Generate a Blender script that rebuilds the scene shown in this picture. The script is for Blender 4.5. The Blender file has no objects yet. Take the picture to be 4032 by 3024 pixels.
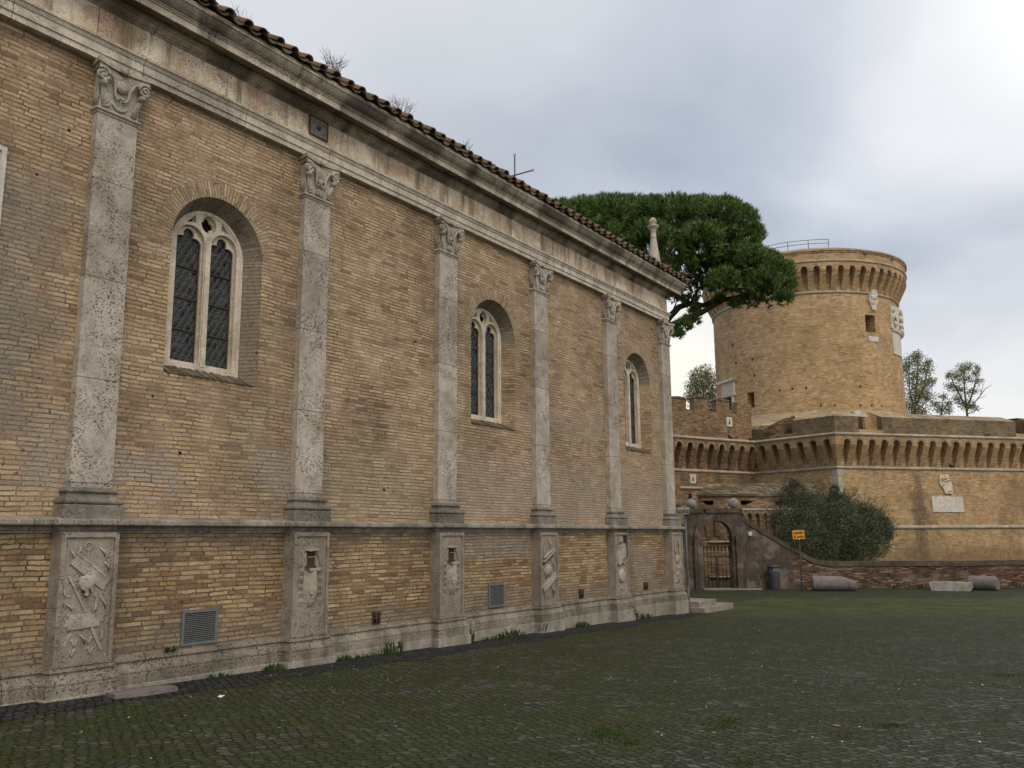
import bpy, bmesh, math, random
from math import sin, cos, pi, radians, sqrt, floor
from mathutils import Vector, Matrix
from mathutils.geometry import tessellate_polygon
random.seed(7)
scene = bpy.context.scene
col = scene.collection

# ------------------------------------------------------------------ camera
CAM = Vector((11.185, 0.0, 1.7))
YAW, PITCH, ROLL, FPX = 0.59396, 0.17105, -0.00704, 3478.2
_f = Vector((-sin(YAW)*cos(PITCH), cos(YAW)*cos(PITCH), sin(PITCH)))
_r0 = Vector((cos(YAW), sin(YAW), 0)); _u0 = _r0.cross(_f)
_r = _r0*cos(ROLL) + _u0*sin(ROLL); _u = _u0*cos(ROLL) - _r0*sin(ROLL)
cam = bpy.data.cameras.new('camera'); co = bpy.data.objects.new('camera', cam); col.objects.link(co)
cam.sensor_width = 36.0; cam.lens = 36.0*FPX/4032.0; cam.clip_start = .05; cam.clip_end = 2000
co.matrix_world = Matrix(((_r.x, _u.x, -_f.x, CAM.x), (_r.y, _u.y, -_f.y, CAM.y), (_r.z, _u.z, -_f.z, CAM.z), (0, 0, 0, 1)))
scene.camera = co
# ------------------------------------------------------------------ light
SUN_EL, SUN_AZ = radians(50), Vector((0.86, -0.51))
w = bpy.data.worlds.new('World'); scene.world = w; w.use_nodes = True
nt = w.node_tree; nt.nodes.clear()
def wn(t, **k):
    n = nt.nodes.new(t)
    for a, b in k.items(): setattr(n, a, b)
    return n
out = wn('ShaderNodeOutputWorld'); bg = wn('ShaderNodeBackground'); nt.links.new(bg.outputs[0], out.inputs[0])
bg.inputs[1].default_value = 0.92
sky = wn('ShaderNodeTexSky', sky_type='NISHITA', sun_disc=False); sky.sun_elevation = SUN_EL
sky.sun_rotation = math.atan2(SUN_AZ.x, SUN_AZ.y)
skm = wn('ShaderNodeMixRGB', blend_type='MULTIPLY'); skm.inputs[0].default_value = 1; skm.inputs[2].default_value = (.075, .075, .075, 1)
nt.links.new(sky.outputs[0], skm.inputs[1])
tc = wn('ShaderNodeTexCoord')
sx = wn('ShaderNodeSeparateXYZ'); nt.links.new(tc.outputs['Generated'], sx.inputs[0])
def wmath(op, a, b=None, c=None):
    n = wn('ShaderNodeMath', operation=op)
    for i, v in enumerate((a, b, c)):
        if v is None: continue
        if isinstance(v, (int, float)): n.inputs[i].default_value = v
        else: nt.links.new(v, n.inputs[i])
    return n.outputs[0]
zz = wmath('ADD', wmath('MAXIMUM', sx.outputs[2], 0.0), .22)
cx_ = wn('ShaderNodeCombineXYZ'); nt.links.new(wmath('DIVIDE', sx.outputs[0], zz), cx_.inputs[0]); nt.links.new(wmath('DIVIDE', sx.outputs[1], zz), cx_.inputs[1])
n1 = wn('ShaderNodeTexNoise'); n1.inputs['Scale'].default_value = 1.25; n1.inputs['Detail'].default_value = 6; n1.inputs['Roughness'].default_value = .44; n1.inputs['Distortion'].default_value = .32
nt.links.new(cx_.outputs[0], n1.inputs['Vector'])
cr = wn('ShaderNodeValToRGB')
el = cr.color_ramp.elements
el[0].position = .38; el[0].color = (.325, .38, .49, 1)
el[1].position = .63; el[1].color = (.80, .82, .87, 1)
e = el.new(.5); e.color = (.51, .56, .66, 1)
nt.links.new(n1.outputs['Fac'], cr.inputs[0])
def lobe(d, power, colr, gain, prev):
    d = Vector(d).normalized()
    vm = wn('ShaderNodeVectorMath', operation='DOT_PRODUCT'); nt.links.new(tc.outputs['Generated'], vm.inputs[0]); vm.inputs[1].default_value = d
    f = wmath('MULTIPLY', wmath('POWER', wmath('MAXIMUM', vm.outputs['Value'], 0.0), power), gain)
    f = wmath('MULTIPLY', f, wmath('ADD', wmath('MULTIPLY', n1.outputs['Fac'], .9), .55))
    f = wmath('MINIMUM', f, 1.0)
    m = wn('ShaderNodeMixRGB'); nt.links.new(f, m.inputs[0]); nt.links.new(prev, m.inputs[1]); m.inputs[2].default_value = (*colr, 1)
    return m.outputs[0]
def pxdir(x, y):
    return (_f + _r*((x-2016)/FPX) - _u*((y-1512)/FPX)).normalized()
c = cr.outputs[0]
c = lobe(pxdir(4300, -50), 60, (1.05, 1.05, 1.04), 1.0, c)          # thin bright cloud, upper right
c = lobe(pxdir(1250, -500), 12, (.70, .72, .75), 1.0, c)             # pale cloud over the roof
c = lobe(pxdir(2740, 1600), 150, (1.0, .965, .87), 1.25, c)            # break low behind the keep
c = lobe(pxdir(3850, 1640), 130, (.88, .88, .87), 1.0, c)
c = lobe((.86, -.45, .60), 2.4, (1.25, 1.18, 1.06), .95, c)            # unseen bright sky added behind the camera to light the walls
mx = wn('ShaderNodeMixRGB'); mx.inputs[0].default_value = .9
nt.links.new(skm.outputs[0], mx.inputs[1]); nt.links.new(c, mx.inputs[2]); nt.links.new(mx.outputs[0], bg.inputs[0])
sun = bpy.data.lights.new('sun', 'SUN'); sun.energy = 0.95; sun.angle = radians(28); sun.color = (1, .93, .82)
so = bpy.data.objects.new('sun', sun); col.objects.link(so)
sd_ = Vector((SUN_AZ.x*cos(SUN_EL), SUN_AZ.y*cos(SUN_EL), sin(SUN_EL)))
so.rotation_euler = sd_.to_track_quat('Z', 'Y').to_euler(); so.location = (15, -10, 40)
vs = scene.view_settings; vs.view_transform = 'Standard'; vs.look = 'None'; vs.gamma = 1; vs.exposure = 0.27; vs.use_curve_mapping = False

# ------------------------------------------------------------------ placing helpers (photo pixel -> real plane)
def ray(px): return _f + _r*((px[0]-2016)/FPX) - _u*((px[1]-1512)/FPX)
def onX(px, X):
    d = ray(px); return CAM + d*((X-CAM.x)/d.x)
def onY(px, Y):
    d = ray(px); return CAM + d*((Y-CAM.y)/d.y)
FH = Vector((-sin(YAW), cos(YAW), 0)); RH = Vector((cos(YAW), sin(YAW), 0))
def W(s, D, z): 
    p = CAM + RH*s + FH*D; return Vector((p.x, p.y, z))
def atD(px, D):
    d = ray(px); return CAM + d*(D/d.dot(FH))
def onZ(px, Z):
    d = ray(px); return CAM + d*((Z-CAM.z)/d.z)
def onPlane(px, p0, n):
    d = ray(px); return CAM + d*((Vector(p0)-CAM).dot(n)/d.dot(n))
GF = -0.60
def ground_z(y): 
    z = -.12-.0178*y
    if y > 24:
        t = min(1, (y-24)/6); z = z*(1-t) + GF*t
    return z
def onG(px):
    z = -.4
    for i in range(12):
        p = onZ(px, z); z = ground_z(p.y)
    return onZ(px, z)

# ------------------------------------------------------------------ mesh helpers
class M:
    def __init__(s): s.v = []; s.f = []; s.m = []; s.uv = {}; s.sm = set()
    def vert(s, p): s.v.append(tuple(p)); return len(s.v)-1
    def face(s, idx, mat=0, uv=None, smooth=False):
        s.f.append(tuple(idx)); s.m.append(mat)
        if uv: s.uv[len(s.f)-1] = uv
        if smooth: s.sm.add(len(s.f)-1)
    def poly(s, pts, mat=0, uv=None, smooth=False): s.face([s.vert(p) for p in pts], mat, uv, smooth)
    def box(s, a, b, mat=0):
        (x0, y0, z0), (x1, y1, z1) = a, b
        i = [s.vert(p) for p in ((x0,y0,z0),(x1,y0,z0),(x1,y1,z0),(x0,y1,z0),(x0,y0,z1),(x1,y0,z1),(x1,y1,z1),(x0,y1,z1))]
        for q in ((0,3,2,1),(4,5,6,7),(0,1,5,4),(1,2,6,5),(2,3,7,6),(3,0,4,7)): s.face([i[k] for k in q], mat)
    def obox(s, o, ax, ay, az, mat=0):
        o, ax, ay, az = map(Vector, (o, ax, ay, az))
        i = [s.vert(o+ax*a+ay*b+az*c) for a, b, c in ((0,0,0),(1,0,0),(1,1,0),(0,1,0),(0,0,1),(1,0,1),(1,1,1),(0,1,1))]
        for q in ((0,3,2,1),(4,5,6,7),(0,1,5,4),(1,2,6,5),(2,3,7,6),(3,0,4,7)): s.face([i[k] for k in q], mat)
    def tube(s, pts, rad, n=6, mat=0, caps=True):
        pts = [Vector(p) for p in pts]
        if isinstance(rad, (int, float)): rad = [rad]*len(pts)
        rings = []; up = None
        for k, p in enumerate(pts):
            t = (pts[min(k+1, len(pts)-1)]-pts[max(k-1, 0)])
            if t.length < 1e-9: t = Vector((0, 0, 1))
            t.normalize()
            if up is None: up = Vector((0, 0, 1)) if abs(t.z) < .9 else Vector((1, 0, 0))
            a = t.cross(up)
            if a.length < 1e-4: a = t.orthogonal()
            a.normalize(); b = t.cross(a); up = -b if False else up
            rings.append([s.vert(p+(a*cos(2*pi*j/n)+b*sin(2*pi*j/n))*rad[k]) for j in range(n)])
        for k in range(len(pts)-1):
            for j in range(n):
                s.face((rings[k][j], rings[k+1][j], rings[k+1][(j+1) % n], rings[k][(j+1) % n])[::-1], mat, smooth=True)
        if caps: s.face(rings[0][::-1], mat); s.face(rings[-1], mat)
    def lathe(s, o, prof, n=16, mat=0, ax=None, jit=0):
        o = Vector(o); rings = []
        if ax is None: A, B, C = Vector((1,0,0)), Vector((0,1,0)), Vector((0,0,1))
        else:
            C = Vector(ax).normalized(); A = C.orthogonal().normalized(); B = C.cross(A)
        for r, z in prof: rings.append([s.vert(o+C*z+(A*cos(2*pi*j/n)+B*sin(2*pi*j/n))*r*(1+random.uniform(-jit, jit))) for j in range(n)])
        for k in range(len(prof)-1):
            for j in range(n): s.face((rings[k][j], rings[k][(j+1) % n], rings[k+1][(j+1) % n], rings[k+1][j]), mat, smooth=True)
        s.face(rings[0][::-1], mat); s.face(rings[-1], mat)
    def plate(s, loops, mp, d0, d1, mat=0, back=True):
        """loops: outer + holes in 2D; mp(a,b,d)->3D; front at d1, back at d0"""
        fl = [p for l in loops for p in l]
        tris = tessellate_polygon([[Vector((a, b, 0)) for a, b in l] for l in loops])
        F = [s.vert(mp(a, b, d1)) for a, b in fl]; B = [s.vert(mp(a, b, d0)) for a, b in fl] if back else None
        for t in tris:
            a, b, c_ = [Vector((*fl[k], 0)) for k in t]
            if (b-a).cross(c_-a).z < 0: t = t[::-1]
            s.face([F[k] for k in t], mat)
            if back: s.face([B[k] for k in t[::-1]], mat)
        if back:
            o = 0
            for l in loops:
                n = len(l)
                for k in range(n): s.face((F[o+k], F[o+(k+1) % n], B[o+(k+1) % n], B[o+k])[::-1], mat)
                o += n
    def sweep(s, path, prof, mat=0, closed=False, side=1):
        """profile (offset, z) swept along an XY path with mitres; offset to the right of the path * side"""
        P = [Vector((p[0], p[1])) for p in path]; n = len(P); rings = []
        for k in range(n):
            t1 = (P[k]-P[k-1]).normalized() if (k > 0 or closed) else None
            t2 = (P[(k+1) % n]-P[k]).normalized() if (k < n-1 or closed) else None
            n1 = Vector((t1.y, -t1.x)) if t1 else None; n2 = Vector((t2.y, -t2.x)) if t2 else None
            if n1 is None: m = n2
            elif n2 is None: m = n1
            else:
                m = n1+n2; m = m/ max(.2, m.dot(n1))
            rings.append([s.vert((P[k].x+m.x*o*side, P[k].y+m.y*o*side, z)) for o, z in prof])
        for k in range(n-1 if not closed else n):
            a, b = rings[k], rings[(k+1) % n]
            for j in range(len(prof)-1):
                q = (a[j], b[j], b[j+1], a[j+1]); s.face(q if side > 0 else q[::-1], mat)
        if not closed: s.face(rings[0], mat); s.face(rings[-1][::-1], mat)
    def build(s, name, mats, parent=None, loc=None, rz=0, uv='auto'):
        me = bpy.data.meshes.new(name); me.from_pydata(s.v, [], s.f)
        if not isinstance(mats, (list, tuple)): mats = [mats]
        for m in mats: me.materials.append(m)
        me.polygons.foreach_set('material_index', s.m)
        if s.sm:
            sm = [i in s.sm for i in range(len(s.f))]; me.polygons.foreach_set('use_smooth', sm)
        if uv:
            L = me.uv_layers.new(name='UVMap'); data = [0.0]*(2*len(me.loops))
            me.update()
            for p in me.polygons:
                u_ = s.uv.get(p.index)
                nn = p.normal
                if abs(nn.z) < .8:
                    l = sqrt(nn.x*nn.x+nn.y*nn.y) or 1; tx, ty = -nn.y/l, nn.x/l
                for j, li in enumerate(p.loop_indices):
                    if u_: a, b = u_[j]
                    else:
                        q = me.vertices[me.loops[li].vertex_index].co
                        if abs(nn.z) < .8: a, b = q.x*tx+q.y*ty, q.z
                        else: a, b = q.x, q.y
                    data[2*li] = a; data[2*li+1] = b
            L.data.foreach_set('uv', data)
        me.validate(); me.update()
        o = bpy.data.objects.new(name, me); col.objects.link(o)
        if parent: o.parent = parent
        if loc is not None: o.location = loc
        o.rotation_euler.z = rz
        return o
def tag(o, label, cat, group=None):
    o['label'] = label; o['category'] = cat
    if group: o['group'] = group
    return o
def thing(name, label, cat, group=None, loc=(0, 0, 0)):
    o = bpy.data.objects.new(name, None); col.objects.link(o); o.location = loc; o.empty_display_size = .2
    return tag(o, label, cat, group)
def struct(o, kind='structure'): o['kind'] = kind; return o
def arc(cx, cy, r, a0, a1, n): return [(cx+r*cos(a0+(a1-a0)*k/n), cy+r*sin(a0+(a1-a0)*k/n)) for k in range(n+1)]

# ------------------------------------------------------------------ materials
class Mat:
    def __init__(s, name):
        s.m = bpy.data.materials.new(name); s.m.use_nodes = True; s.t = s.m.node_tree; s.t.nodes.clear()
        s.o = s.n('ShaderNodeOutputMaterial'); s.b = s.n('ShaderNodeBsdfPrincipled'); s.l(s.b.outputs[0], s.o.inputs[0])
        s.set('Roughness', .9); s.set('Specular IOR Level', .2)
    def n(s, t, **k):
        x = s.t.nodes.new(t)
        for a, b in k.items(): setattr(x, a, b)
        return x
    def l(s, a, b): s.t.links.new(a, b)
    def put(s, sock, v):
        if isinstance(v, (int, float)): sock.default_value = v
        elif isinstance(v, tuple): sock.default_value = (*v, 1) if len(v) == 3 and sock.type == 'RGBA' else v
        else: s.l(v, sock)
    def set(s, nm, v): s.put(s.b.inputs[nm], v)
    def math(s, op, a, b=0.0, c=None, clamp=False):
        x = s.n('ShaderNodeMath', operation=op); x.use_clamp = clamp
        s.put(x.inputs[0], a); s.put(x.inputs[1], b)
        if c is not None: s.put(x.inputs[2], c)
        return x.outputs[0]
    def mix(s, f, a, b, mode='MIX'):
        x = s.n('ShaderNodeMixRGB', blend_type=mode); s.put(x.inputs[0], f); s.put(x.inputs[1], a); s.put(x.inputs[2], b); return x.outputs[0]
    def noise(s, vec, scale, detail=3, rough=.5, dist=0):
        x = s.n('ShaderNodeTexNoise'); s.l(vec, x.inputs['Vector']); x.inputs['Scale'].default_value = scale; x.inputs['Detail'].default_value = detail
        x.inputs['Roughness'].default_value = rough; x.inputs['Distortion'].default_value = dist; return x.outputs['Fac']
    def ramp(s, f, stops):
        x = s.n('ShaderNodeValToRGB'); e = x.color_ramp.elements
        while len(e) < len(stops): e.new(.5)
        for k, (p, c_) in enumerate(stops):
            e[k].position = p; e[k].color = (*c_, 1) if isinstance(c_, tuple) else (c_, c_, c_, 1)
        s.put(x.inputs[0], f); return x.outputs[0]
    def sstep(s, v, a, b):
        x = s.n('ShaderNodeMapRange', interpolation_type='SMOOTHSTEP'); s.put(x.inputs[0], v); x.inputs[1].default_value = a; x.inputs[2].default_value = b
        return x.outputs[0]
    def pos(s): return s.n('ShaderNodeNewGeometry').outputs['Position']
    def scl(s, vec, sc):
        x = s.n('ShaderNodeMapping'); s.l(vec, x.inputs[0]); x.inputs['Scale'].default_value = sc; return x.outputs[0]
    def sep(s, vec): 
        x = s.n('ShaderNodeSeparateXYZ'); s.l(vec, x.inputs[0]); return x.outputs
    def comb(s, a, b, c=0.0):
        x = s.n('ShaderNodeCombineXYZ'); s.put(x.inputs[0], a); s.put(x.inputs[1], b); s.put(x.inputs[2], c); return x.outputs[0]
    def bump(s, h, dist, strength=1.0):
        x = s.n('ShaderNodeBump'); s.put(x.inputs['Height'], h); x.inputs['Distance'].default_value = dist; x.inputs['Strength'].default_value = strength
        s.l(x.outputs[0], s.b.inputs['Normal'])

def brick_mat(name, ramp, mortar, rowh=.06, bw=.27, bump=.014, msize=.008, weather=(.55, 1.15), dark=None, patches=None, moss=None):
    a = Mat(name)
    uvn = a.n('ShaderNodeUVMap').outputs[0]; p = a.pos()
    u, v, _ = a.sep(uvn)
    wob = a.noise(uvn, 1.3, 2); wob2 = a.noise(uvn, 9, 2)
    v2 = a.math('ADD', v, a.math('MULTIPLY', a.math('SUBTRACT', wob, .5), .05)); v2 = a.math('ADD', v2, a.math('MULTIPLY', a.math('SUBTRACT', wob2, .5), .026))
    row = a.math('FLOOR', a.math('DIVIDE', v2, rowh))
    w1 = a.n('ShaderNodeTexWhiteNoise', noise_dimensions='1D'); a.l(row, w1.inputs['W'])
    w2 = a.n('ShaderNodeTexWhiteNoise', noise_dimensions='1D'); a.l(a.math('ADD', row, 91.7), w2.inputs['W'])
    u2 = a.math('ADD', a.math('MULTIPLY', u, a.math('ADD', a.math('MULTIPLY', w2.outputs[0], .55), .75)), a.math('MULTIPLY', w1.outputs[0], 3.7))
    u2 = a.math('ADD', u2, a.math('MULTIPLY', a.math('SUBTRACT', a.noise(uvn, 5, 1), .5), .10))
    bk = a.n('ShaderNodeTexBrick'); bk.offset = 0; bk.squash = 1
    a.l(a.comb(u2, v2), bk.inputs['Vector'])
    bk.inputs['Color1'].default_value = (0, 0, 0, 1); bk.inputs['Color2'].default_value = (1, 1, 1, 1); bk.inputs['Mortar'].default_value = (.5, .5, .5, 1)
    bk.inputs['Scale'].default_value = 1; bk.inputs['Mortar Size'].default_value = msize; bk.inputs['Mortar Smooth'].default_value = .35
    bk.inputs['Brick Width'].default_value = bw; bk.inputs['Row Height'].default_value = rowh
    bc = a.ramp(bk.outputs['Color'], ramp)
    fine = a.noise(p, 28, 4, .65)
    bc = a.mix(1, bc, a.ramp(fine, [(.25, .62), (.5, 1.0), (.8, 1.22)]), 'MULTIPLY')
    big = a.noise(p, .55, 5, .62)
    mid = a.noise(p, 2.6, 4, .6)
    mfac = a.math('MULTIPLY', bk.outputs['Fac'], a.ramp(mid, [(.3, .35), (.62, 1.0)]))
    mcol = a.mix(a.ramp(a.noise(p, 1.7, 3), [(.42, 0.0), (.6, 1.0)]), mortar[0], mortar[1])
    c_ = a.mix(mfac, bc, mcol)
    c_ = a.mix(1, c_, a.ramp(big, [(.33, weather[0]), (.5, .97), (.66, weather[1])]), 'MULTIPLY')
    c_ = a.mix(1, c_, a.ramp(mid, [(.33, .76), (.5, 1.0), (.68, 1.14)]), 'MULTIPLY')
    if patches:
        nz = a.math('MULTIPLY', a.math('SUBTRACT', a.noise(p, .9, 5, .65), .5), 2.6)
        for (u0, u1, v0, v1, soft, amt, colr) in patches:
            un = a.math('ADD', u, nz); vn = a.math('ADD', v, a.math('MULTIPLY', nz, .55))
            k = a.math('MULTIPLY', a.sstep(un, u0-soft, u0+soft), a.math('SUBTRACT', 1.0, a.sstep(un, u1-soft, u1+soft)))
            k = a.math('MULTIPLY', k, a.math('MULTIPLY', a.sstep(vn, v0-soft*.4, v0+soft*.4), a.math('SUBTRACT', 1.0, a.sstep(vn, v1-soft, v1+soft))))
            k = a.math('MULTIPLY', k, a.math('MULTIPLY', a.ramp(a.noise(p, 4.5, 4, .7), [(.30, .35), (.6, 1.0)]), amt))
            cc = a.mix(1, colr, a.ramp(fine, [(.25, .7), (.5, 1.0), (.8, 1.25)]), 'MULTIPLY')
            cc = a.mix(a.math('MULTIPLY', mfac, .55), cc, mortar[0])
            c_ = a.mix(k, c_, cc)
    if dark:
        st = a.noise(a.scl(p, (1.1, 1.1, .16)), 1.0, 5, .6)
        c_ = a.mix(a.ramp(st, [(.52, 0.0), (.75, dark[1])]), c_, dark[0])
    if moss:
        st = a.noise(p, .8, 6, .7)
        c_ = a.mix(a.ramp(st, [(.5, 0.0), (.68, moss[1])]), c_, moss[0])
    pk = a.noise(p, 17, 5, .72)
    pits = a.ramp(pk, [(.60, 0.0), (.67, .75)])
    c_ = a.mix(pits, c_, a.mix(1, c_, (.30, .27, .24), 'MULTIPLY'))
    # lime specks
    sp = a.noise(p, 13, 2, .5)
    c_ = a.mix(a.ramp(sp, [(.71, 0.0), (.77, .28)]), c_, (.40, .34, .26))
    a.set('Base Color', c_)
    h = a.math('ADD', a.math('MULTIPLY', a.math('SUBTRACT', 1.0, bk.outputs['Fac']), .75), a.math('MULTIPLY', a.noise(p, 20, 4, .65), .5))
    h = a.math('ADD', h, a.math('MULTIPLY', bk.outputs['Color'], .25)); h = a.math('SUBTRACT', h, a.math('MULTIPLY', pits, .8))
    a.bump(h, bump)
    return a.m
def stone_mat(name, base, stain, stain_amt=.7, pit=.5, streak=None, patch=None, bump=.012, scale=1.0, lichen=.0, joints=None, joint_dirt=0):
    a = Mat(name); p = a.pos()
    big = a.noise(p, .9*scale, 5, .65); mid = a.noise(p, 4.5*scale, 5, .65); fine = a.noise(p, 40*scale, 4, .7)
    c_ = a.mix(1, base, a.ramp(mid, [(.28, .60), (.5, 1.0), (.72, 1.2)]), 'MULTIPLY')
    c_ = a.mix(1, c_, a.ramp(fine, [(.25, .60), (.5, 1.0), (.78, 1.22)]), 'MULTIPLY')
    c_ = a.mix(a.math('MULTIPLY', a.ramp(big, [(.45, 0.0), (.66, 1.0)]), stain_amt), c_, stain)
    if patch: c_ = a.mix(a.ramp(a.noise(p, 1.5, 4, .6), [(.52, 0.0), (.62, patch[1])]), c_, patch[0])
    if streak:
        st = a.noise(a.scl(p, (2.2, 2.2, .25)), 1.6, 5, .65)
        c_ = a.mix(a.ramp(st, [(.50, 0.0), (.68, streak[1])]), c_, streak[0])
    pn = a.noise(a.scl(p, (1, 1, 1.4)), 27*scale, 4, .62)
    reg = a.ramp(a.noise(p, 2.3, 4), [(.40, .12), (.58, 1.0)])
    pits = a.math('MULTIPLY', a.ramp(pn, [(.57, 0.0), (.615, 1.0)]), a.math('MULTIPLY', reg, pit))
    c_ = a.mix(pits, c_, a.mix(1, c_, (.32, .28, .25), 'MULTIPLY'))
    if lichen:
        ln = a.noise(p, 30, 1, .3)
        c_ = a.mix(a.ramp(ln, [(.735, 0.0), (.76, lichen)]), c_, (.55, .54, .5))
    if joints:                                        # block joints along the run: (axis index, spacing, phase)
        ax, spc, ph = joints
        t = a.math('ADD', a.sep(p)[ax], ph); fr = a.math('FRACT', a.math('DIVIDE', t, spc))
        bid = a.math('FLOOR', a.math('DIVIDE', t, spc))
        wn_ = a.n('ShaderNodeTexWhiteNoise', noise_dimensions='1D'); a.l(bid, wn_.inputs['W'])
        c_ = a.mix(1, c_, a.ramp(wn_.outputs[0], [(0, .88), (1, 1.08)]), 'MULTIPLY')
        dj = a.math('ABSOLUTE', a.math('SUBTRACT', fr, .5)); jn = a.math('GREATER_THAN', dj, .5-.006/spc)
        if joint_dirt:
            jb = a.n('ShaderNodeTexWhiteNoise', noise_dimensions='1D'); a.l(a.math('ADD', a.math('FLOOR', a.math('ADD', a.math('DIVIDE', t, spc), .5)), 7.3), jb.inputs['W'])
            jw = a.math('MULTIPLY', a.math('SUBTRACT', jb.outputs[0], .25), .5)
            jd = a.math('MULTIPLY', a.sstep(a.math('ADD', a.math('ADD', dj, jw), a.math('MULTIPLY', a.math('SUBTRACT', mid, .5), .3)), .44, .6), joint_dirt)
            c_ = a.mix(jd, c_, (.085, .07, .055))
        c_ = a.mix(a.math('MULTIPLY', jn, .75), c_, (.05, .045, .04))
    a.set('Base Color', c_)
    a.bump(a.math('SUBTRACT', a.math('ADD', a.math('MULTIPLY', fine, .35), a.math('MULTIPLY', mid, .6)), a.math('MULTIPLY', pits, 1.2)), bump)
    return a.m
def plain_mat(name, c0, c1, rough=.7, spec=.3, scale=14, metal=0, bump=.003):
    a = Mat(name); p = a.pos(); n_ = a.noise(p, scale, 5, .65)
    a.set('Base Color', a.mix(a.ramp(n_, [(.35, 0.0), (.65, 1.0)]), c0, c1)); a.set('Roughness', rough); a.set('Specular IOR Level', spec); a.set('Metallic', metal)
    a.bump(n_, bump); return a.m
def leaf_mat(name, stops, rough=.6, nsc=.8, mixr=.6):
    a = Mat(name); g = a.n('ShaderNodeNewGeometry')
    n_ = a.noise(g.outputs['Position'], nsc, 3)
    f = a.math('ADD', a.math('MULTIPLY', g.outputs['Random Per Island'], mixr), a.math('MULTIPLY', n_, 1-mixr))
    a.set('Base Color', a.ramp(f, stops)); a.set('Roughness', rough); a.set('Specular IOR Level', .25)
    return a.m

TAN = [(0, (0.246, 0.160, 0.096)), (.08, (0.355, 0.239, 0.137)), (.30, (0.438, 0.309, 0.180)), (.5, (0.483, 0.344, 0.202)), (.66, (0.532, 0.394, 0.241)), (.8, (0.433, 0.294, 0.184)), (.92, (0.404, 0.249, 0.157)), (1, (0.522, 0.419, 0.291))]
OCH = [(0, (0.192, 0.120, 0.069)), (.10, (0.278, 0.174, 0.091)), (.26, (0.369, 0.245, 0.122)), (.48, (0.442, 0.310, 0.166)), (.68, (0.509, 0.385, 0.229)), (.84, (0.384, 0.250, 0.128)), (1, (0.269, 0.160, 0.086))]
GREY = (.31, .26, .215)
MT = {}
MT['wall'] = brick_mat('church_brick', TAN, ((.095, .075, .055), (.27, .225, .175)), rowh=.062, bw=.30, weather=(.64, 1.14), msize=.0095, dark=((.21, .158, .10), .42),
    patches=[(-20, 5.75, 2.9, 6.2, .4, .95, (.255, .218, .178)), (5.5, 8.1, 2.35, 3.0, .25, .85, (.37, .315, .265)), (9.2, 10.6, 2.4, 3.2, .3, .8, (.37, .315, .265)), (10.6, 13.6, 2.0, 3.3, .6, .45, (.36, .30, .215)),
             (14.2, 26, 2.0, 3.4, .7, .62, (.40, .33, .27)), (17, 21, 4.2, 5.0, .5, .45, (.35, .295, .225)), (7.2, 9.7, 3.45, 4.0, .2, .35, (.24, .18, .12))])
MT['podium'] = brick_mat('podium_brick', OCH, ((.07, .055, .043), (.14, .11, .085)), rowh=.066, bw=.29, weather=(.66, 1.12), msize=.010, dark=((.115, .085, .058), .6),
    patches=[(-20, 30, -.3, .52, .22, .72, (.20, .17, .135)), (14.2, 17.2, 1.25, 2.2, .25, .8, (.28, .24, .205)), (22.2, 23.6, .5, 1.35, .2, .8, (.27, .235, .20)), (6.5, 14, 1.42, 2.2, .2, .55, (.19, .145, .10))])
CASTLE = [(0, (0.365, 0.215, 0.103)), (.15, (0.477, 0.299, 0.145)), (.4, (0.563, 0.370, 0.183)), (.65, (0.619, 0.425, 0.223)), (.85, (0.528, 0.331, 0.167)), (1, (0.710, 0.568, 0.373))]
MT['tower'] = brick_mat('keep_brick', CASTLE, ((.28, .20, .12), (.40, .30, .19)), rowh=.085, bw=.36, bump=.02, weather=(.80, 1.12), msize=.012, dark=((.27, .205, .12), .35))
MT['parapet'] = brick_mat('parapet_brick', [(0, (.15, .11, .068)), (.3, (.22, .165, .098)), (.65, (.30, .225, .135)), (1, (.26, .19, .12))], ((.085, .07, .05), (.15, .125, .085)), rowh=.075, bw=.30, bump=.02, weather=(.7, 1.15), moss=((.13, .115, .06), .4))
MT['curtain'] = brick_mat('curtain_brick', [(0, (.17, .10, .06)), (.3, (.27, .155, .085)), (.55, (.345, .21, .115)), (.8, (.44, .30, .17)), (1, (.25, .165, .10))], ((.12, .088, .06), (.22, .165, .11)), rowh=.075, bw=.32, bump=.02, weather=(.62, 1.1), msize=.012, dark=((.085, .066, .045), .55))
MT['lowwall'] = brick_mat('boundary_brick', [(0, (.055, .034, .024)), (.3, (.105, .058, .036)), (.6, (.15, .084, .05)), (.85, (.22, .135, .08)), (1, (.34, .27, .20))], ((.085, .07, .055), (.30, .26, .215)), rowh=.062, bw=.24, bump=.02, weather=(.45, 1.15), dark=((.04, .034, .024), .75))
MT['tiles_top'] = brick_mat('cap_tiles', [(0, (.095, .070, .042)), (.45, (.155, .118, .068)), (.75, (.20, .152, .088)), (1, (.38, .29, .185))], ((.08, .065, .04), (.11, .09, .055)), rowh=.2, bw=.42, bump=.03, weather=(.7, 1.1), moss=((.085, .075, .038), .55))
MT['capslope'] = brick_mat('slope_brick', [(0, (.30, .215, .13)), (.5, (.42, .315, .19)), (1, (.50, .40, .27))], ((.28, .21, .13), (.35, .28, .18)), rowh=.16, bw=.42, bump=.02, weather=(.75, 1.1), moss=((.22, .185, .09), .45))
MT['shaft'] = stone_mat('pilaster_travertine', (.475, .415, .35), (.35, .30, .248), .75, .95, patch=((.27, .215, .155), .55), lichen=.8, joints=(2, 1.38, .33))
MT['base'] = stone_mat('weathered_travertine', (.26, .23, .19), (.12, .105, .085), .85, .6, streak=((.12, .10, .08), .5), lichen=.8)
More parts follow.
